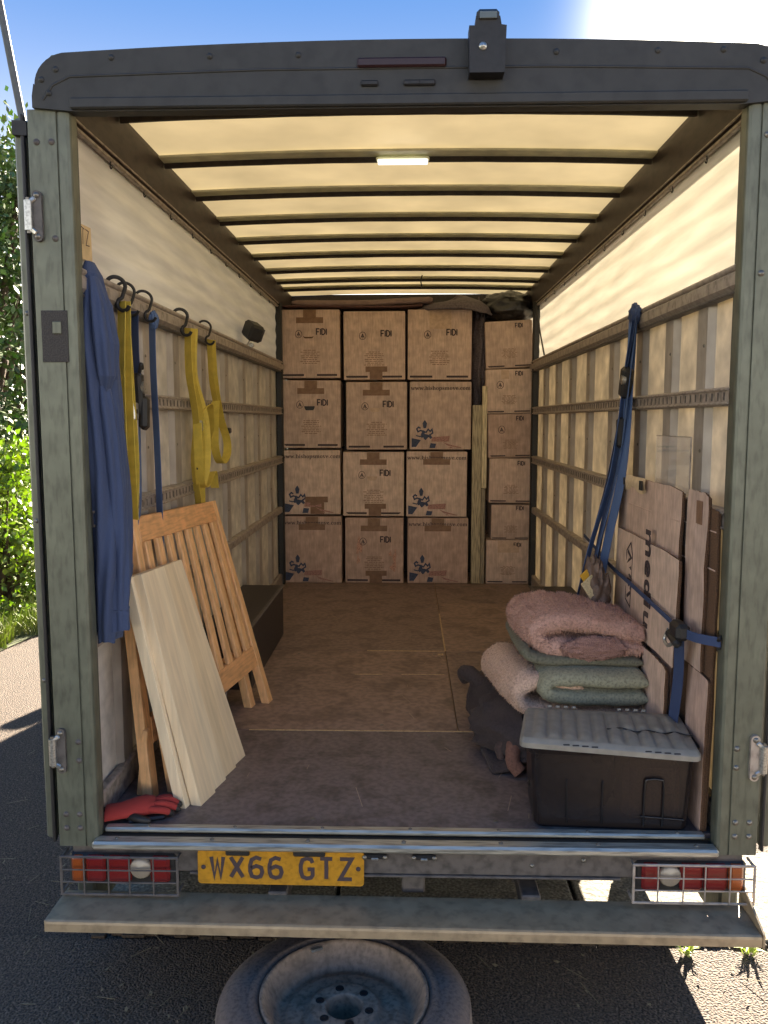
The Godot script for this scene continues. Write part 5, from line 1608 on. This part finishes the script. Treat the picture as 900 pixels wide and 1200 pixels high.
# ---------------------------------------------------------------- spare wheel, lamp post, planting
func spare_wheel() -> void:
	var at := V(-0.172, G, 0.21)
	var o := thing("spare_wheel", "dusty spare wheel lying flat on the ground below the step bumper", "wheel", at)
	var xf := Transform3D(Basis(), at)
	var tyre := MB.new().lathe(p2([[0.238, 0.175], [0.252, 0.196], [0.262, 0.203], [0.275, 0.204], [0.278, 0.2], [0.30, 0.203], [0.335, 0.196], [0.356, 0.182], [0.362, 0.172], [0.366, 0.172], [0.37, 0.16], [0.374, 0.11], [0.37, 0.05], [0.36, 0.03], [0.33, 0.004], [0.28, 0.0], [0.24, 0.02]]), 72, xf)
	part("tyre", tyre, MT.rubber, o)
	var steel := mat(c8(158, 136, 116), 0.55, {"tex": "strong", "scale": 3.0, "metal": 0.1, "stain": "stain", "stain_scale": 1.6})
	var rim := part("rim", MB.new().lathe(p2([[0.246, 0.186], [0.246, 0.2], [0.24, 0.203], [0.232, 0.196], [0.226, 0.18], [0.215, 0.168], [0.208, 0.142], [0.198, 0.128], [0.186, 0.126], [0.172, 0.134], [0.155, 0.137], [0.13, 0.134], [0.113, 0.136], [0.105, 0.149], [0.097, 0.153], [0.058, 0.153], [0.053, 0.15], [0.05, 0.136], [0.05, 0.04]]), 72, xf), steel, o)
	for k in 6:
		var a := TAU * (k + 0.25) / 6
		var c := at + V(cos(a) * 0.076, 0.1535, sin(a) * 0.076)
		part("bolt_hole", MB.new().lathe(p2([[0.013, 0.0], [0.0125, 0.002], [0.009, 0.0015], [0.009, 0.0005], [0.0001, 0.0004]]), 16, Transform3D(Basis(), c)), MT.black, rim)
	part("dish_hole", MB.new().lathe(p2([[0.05, 0.03], [0.0001, 0.03]]), 24, xf), MT.black, rim)
	part("balance_weight", MB.new().box(at + V(-0.1, 0.2, -0.19), V(0.04, 0.008, 0.014), 0.003, Basis(V(0, 1, 0), 0.5)), MT.zinc, rim)

var leafmat := {}
func leaves(called: String, pts: PackedVector3Array, outs: PackedVector3Array, l: float, col: Color, parent: Node3D, sd: int) -> void:
	var r := RandomNumberGenerator.new()
	r.seed = sd
	if not leafmat.has(col):
		var m := mat(Color.WHITE, 0.5, {"back": Color(0.55, 0.7, 0.18), "spec": 0.4})
		m.albedo_color = col
		m.vertex_color_use_as_albedo = true
		var lc := col.srgb_to_linear()
		m.backlight = Color(minf(1.0, lc.r * 3.0), minf(1.0, lc.g * 3.0), lc.b * 2.0)
		leafmat[col] = m
	var vv := PackedVector3Array()
	var nn := PackedVector3Array()
	var cc := PackedColorArray()
	var ii := PackedInt32Array()
	for i in pts.size():
		var d := (outs[i] + V(r.randfn(), r.randfn(), r.randfn()) * 0.7 + V(0, -0.1, 0)).normalized()
		var up := V(r.randfn() * 0.6, 1.0, r.randfn() * 0.6).normalized()
		var x := up.cross(d)
		x = Vector3.RIGHT if x.length() < 0.01 else x.normalized()
		var n := d.cross(x).normalized()
		var s := l * r.randf_range(0.6, 1.3)
		var k := r.randf_range(0.65, 1.25)
		var col2 := Color(k * r.randf_range(0.8, 1.25), k, k * r.randf_range(0.7, 1.1))
		var p := pts[i]
		var m := p + d * s * 0.45
		var h := vv.size()
		# two halves folded along the midrib
		vv.append_array(PackedVector3Array([p, p + d * s + n * s * 0.1, m + x * s * 0.3 + n * s * 0.06, m - x * s * 0.3 + n * s * 0.06, m]))
		nn.append_array(PackedVector3Array([n, n, n, n, n]))
		cc.append_array(PackedColorArray([col2, col2, col2, col2, col2]))
		ii.append_array(PackedInt32Array([h, h + 2, h + 4, h + 4, h + 2, h + 1, h, h + 4, h + 3, h + 4, h + 1, h + 3]))
	var a := []
	a.resize(Mesh.ARRAY_MAX)
	a[Mesh.ARRAY_VERTEX] = vv
	a[Mesh.ARRAY_NORMAL] = nn
	a[Mesh.ARRAY_COLOR] = cc
	a[Mesh.ARRAY_INDEX] = ii
	var me := ArrayMesh.new()
	me.add_surface_from_arrays(Mesh.PRIMITIVE_TRIANGLES, a)
	lpart(called, me, leafmat[col], parent).set_meta("kind", "stuff")

# a shrub or crown built of leaf clumps
func plant(called: String, label: String, cat: String, at: Vector3, h: float, w: float, n: int, l: float, col: Color, sd: int, group := "", trunk := 0.0) -> void:
	var o := thing(called, label, cat, at, group)
	var r := RandomNumberGenerator.new()
	r.seed = sd
	var pts := PackedVector3Array()
	var outs := PackedVector3Array()
	var stems := MB.new()
	var clumps := 26 if trunk == 0.0 else 46
	var base_y := trunk
	for k in clumps:
		var a := r.randf() * TAU
		var f := pow(r.randf(), 0.8)
		var rad := w * 0.5 * (1.0 - 0.55 * f * f) * sqrt(r.randf()) * 1.0
		var c := V(cos(a) * rad, base_y + (h - base_y) * (0.06 + 0.9 * f), sin(a) * rad)
		var cr := w * r.randf_range(0.13, 0.24)
		var root := V(0, 0.02, 0) if trunk == 0.0 else V(0, trunk * r.randf_range(0.6, 1.2), 0)
		stems.tube(smooth_path([root, root.lerp(c, 0.5) + V(0, 0.1 * h * 0.3, 0), c], 3), [0.02 * w, 0.018 * w, 0.016 * w, 0.013 * w, 0.01 * w, 0.007 * w, 0.003 * w], 5, false)
		for m in n / clumps:
			var d := V(r.randfn(), r.randfn() * 0.8, r.randfn())
			d = d.normalized() * pow(r.randf(), 0.45)
			var q := c + d * cr * (1.0 + 0.3 * r.randfn() * 0.5)
			if q.y < 0.01:
				q.y = r.randf() * 0.1
			pts.append(q); outs.append(d + V(0, 0.2, 0))
	if trunk > 0.0:
		stems.tube(pv([V(0, -0.1, 0), V(0.03, trunk * 0.5, 0.02), V(-0.02, trunk, 0), V(0.05, (trunk + h) * 0.5, 0.03), V(0.0, h * 0.85, 0)]), [0.07 * w, 0.05 * w, 0.045 * w, 0.03 * w, 0.006 * w], 9)
	lpart("trunk" if trunk > 0.0 else "stem", stems.mesh(), mat(c8(86, 70, 54), 0.9, {"tex": "strong", "scale": V(4, 1, 4), "bump": 0.5}), o)
	leaves("crown" if trunk > 0.0 else "foliage", pts, outs, l, col, o, sd)

func weed(label: String, at: Vector3, n: int, h: float, sd: int) -> void:
	var r := RandomNumberGenerator.new()
	r.seed = sd
	var st := MB.new()
	for k in n:
		var a := r.randf() * TAU
		var d := V(cos(a), 0, sin(a))
		var root := at + d * r.randf() * 0.025
		var hh := h * r.randf_range(0.4, 1.0)
		var mid := root + d * hh * 0.35 + V(0, hh * 0.7, 0)
		var tip := root + d * hh * r.randf_range(0.6, 1.2) + V(0, hh * r.randf_range(0.6, 1.0), 0)
		var s := V(-d.z, 0, d.x) * 0.005
		st.quad(root - s, root + s, mid + s * 0.9, mid - s * 0.9)
		st.tri(mid - s * 0.9, mid + s * 0.9, tip)
	single("weed_tuft", label, "weed", st, mat(c8(150, 160, 84), 0.7, {"back": Color(0.36, 0.42, 0.12)}), at, "weeds in the kerb joint")

func outdoors() -> void:
	weed("small green weed sprouting from the sunlit kerb joint under the bumper", V(0.985, G + 0.01, -0.275), 34, 0.05, 3)
	weed("weed at the kerb joint beyond the bumper's right end", V(1.2, G + 0.01, -0.285), 26, 0.06, 4)
	weed("dry weed at the left end of the kerb edging", V(-1.2, G + 0.01, -0.45), 26, 0.07, 8)
	var jb := MB.new()
	for k in 120:
		var x := -1.1 + k * 0.05 + r0(k) * 0.02
		jb.box(V(x, G + 0.008, -0.335 + r0(k * 3 + 1) * 0.012), V(0.05, 0.012, 0.02 + 0.02 * absf(r0(k * 7 + 2))), 0.003)
	struct("kerb_joint_soil", jb, MT.soil, "stuff")
	# post rising past the left edge of the body
	var lp := thing("metal_pole", "thin grey metal pole rising beyond the lorry's left shoulder", "pole", V(-4.05, G, -8.0))
	part("shaft", MB.new().tube(pv([V(-4.05, G, -8.0), V(-4.12, G + 2.0, -8.0), V(-4.85, G + 7.6, -7.6)]), [0.055, 0.05, 0.04], 14), mat(c8(76, 80, 84), 0.6, {"tex": "soft", "scale": 1.0}), lp)
	part("base_plate", MB.new().cyl(V(-4.05, G, -8.0), V(-4.05, G + 0.3, -8.0), 0.09, 14), MT.rail, lp)
	# planting along the verge
	var lime := c8(126, 138, 70)
	var mid := c8(96, 112, 60)
	var dark := c8(76, 92, 54)
	plant("roadside_bush", "sunlit light green bush on the verge beside the lorry", "bush", V(-3.95, G, -5.4), 1.55, 1.7, 9000, 0.07, lime, 11, "bushes along the verge")
	plant("roadside_bush", "low yellow-green bush at the tarmac edge", "bush", V(-3.6, G, -6.6), 0.95, 1.1, 5000, 0.06, lime, 12, "bushes along the verge")
	plant("roadside_bush", "nearer bush out by the left edge of the view", "bush", V(-4.9, G, -4.6), 1.4, 1.6, 6000, 0.07, mid, 13, "bushes along the verge")
	plant("roadside_bush", "bush under the dark hedgerow tree farther along", "bush", V(-4.4, G, -8.6), 1.7, 2.0, 6000, 0.075, lime, 14, "bushes along the verge")
	plant("roadside_bush", "far bush at the bend of the verge", "bush", V(-4.0, G, -12.5), 1.8, 2.4, 5000, 0.09, mid, 15, "bushes along the verge")
	plant("hedgerow_tree", "tall dark green tree behind the sunlit bush", "tree", V(-5.2, G, -7.4), 4.7, 3.3, 22000, 0.095, dark, 21, "trees of the hedgerow", 0.7)
	plant("hedgerow_tree", "dense tree left of the tall dark one", "tree", V(-7.0, G, -5.8), 5.0, 3.6, 16000, 0.1, dark, 22, "trees of the hedgerow", 0.7)
	plant("hedgerow_tree", "mid green tree farther along the hedgerow", "tree", V(-6.0, G, -11.5), 6.2, 4.6, 16000, 0.12, mid, 23, "trees of the hedgerow", 0.9)
	plant("hedgerow_tree", "distant tree at the end of the hedgerow", "tree", V(-6.0, G, -18.0), 7.0, 6.0, 12000, 0.16, mid, 24, "trees of the hedgerow", 1.0)
	plant("field_tree", "broad tree standing well to the right of the lorry", "tree", V(13.0, G, -9.0), 7.0, 6.0, 12000, 0.16, mid, 25, "", 1.2)
	# grass of the verge
	var r := RandomNumberGenerator.new()
	r.seed = 5
	var gp := PackedVector3Array()
	var go := PackedVector3Array()
	while gp.size() < 26000:
		var z := r.randf_range(-12.0, -3.6)
		var edge := -3.3 if z > -4.5 else lerpf(-3.2, -2.7, (-4.5 - z) / 4.5)
		var x := edge - pow(r.randf(), 1.6) * 3.0 + 0.1 * nz.get_noise_1d(z * 3)
		gp.append(V(x, G + F + 0.01, z)); go.append(V(r.randfn() * 0.35, 1.6, r.randfn() * 0.35))
	var gm := mat(Color.WHITE, 0.6, {"back": Color(0.4, 0.5, 0.12)})
	gm.albedo_color = c8(112, 120, 62)
	gm.vertex_color_use_as_albedo = true
	var mm := MultiMesh.new()
	mm.transform_format = MultiMesh.TRANSFORM_3D
	mm.use_colors = true
	var bl := MB.new()
	bl.tri(V(-0.006, 0, 0), V(0.006, 0, 0), V(0, 0.09, 0.02)); bl.tri(V(0, 0.09, 0.02), V(0.0045, 0.06, 0.008), V(0.004, 0.15, 0.06))
	mm.mesh = bl.mesh()
	mm.instance_count = gp.size()
	for i in gp.size():
		var s := r.randf_range(0.5, 1.6)
		mm.set_instance_transform(i, Transform3D(Basis(V(0, 1, 0), r.randf() * TAU) * Basis(V(1, 0, 0), r.randf_range(-0.5, 0.5)).scaled(V(s, s, s)), gp[i]))
		var k := r.randf_range(0.6, 1.3)
		mm.set_instance_color(i, Color(k * 1.05, k, k * 0.8))
	var gi := MultiMeshInstance3D.new()
	gi.name = "verge_grass"
	gi.multimesh = mm
	gi.material_override = gm
	add_child(gi)
	tag(gi, "rough grass growing along the verge left of the lorry", "grass", "", "stuff")
	# fallen leaves, straw and chips of stone by the kerb and tarmac edge
	var db := MB.new()
	for i in 420:
		var x := r.randf_range(-2.6, -0.9) if i < 300 else r.randf_range(-0.9, 2.0)
		var z := r.randf_range(-2.2, 0.4) if i < 300 else r.randf_range(-0.4, 0.3)
		var c := V(x, G + 0.012, z)
		var a := r.randf() * TAU
		var u := V(cos(a), 0, sin(a))
		var ln := r.randf_range(0.003, 0.012)
		if r.randf() < 0.25:
			db.bar(c, c + u * ln * 9 + V(0, r.randf() * 0.02, 0), 0.0025, 0.0015)
		else:
			var w := V(-u.z, 0.3, u.x) * ln * 0.6
			db.quad(c - u * ln, c + w, c + u * ln + V(0, 0.006, 0), c - w, Vector3.UP)
	var li := struct("leaf_litter", db, mat(c8(150, 136, 106), 0.9, {"tex": "grit", "scale": 4.0}), "stuff")
	tag(li, "dry leaves and straw scattered on the ground beside the kerb", "litter", "", "stuff")

func r0(k: int) -> float:
	return nz.get_noise_2d(k * 3.7, k * 1.3) * 2.0
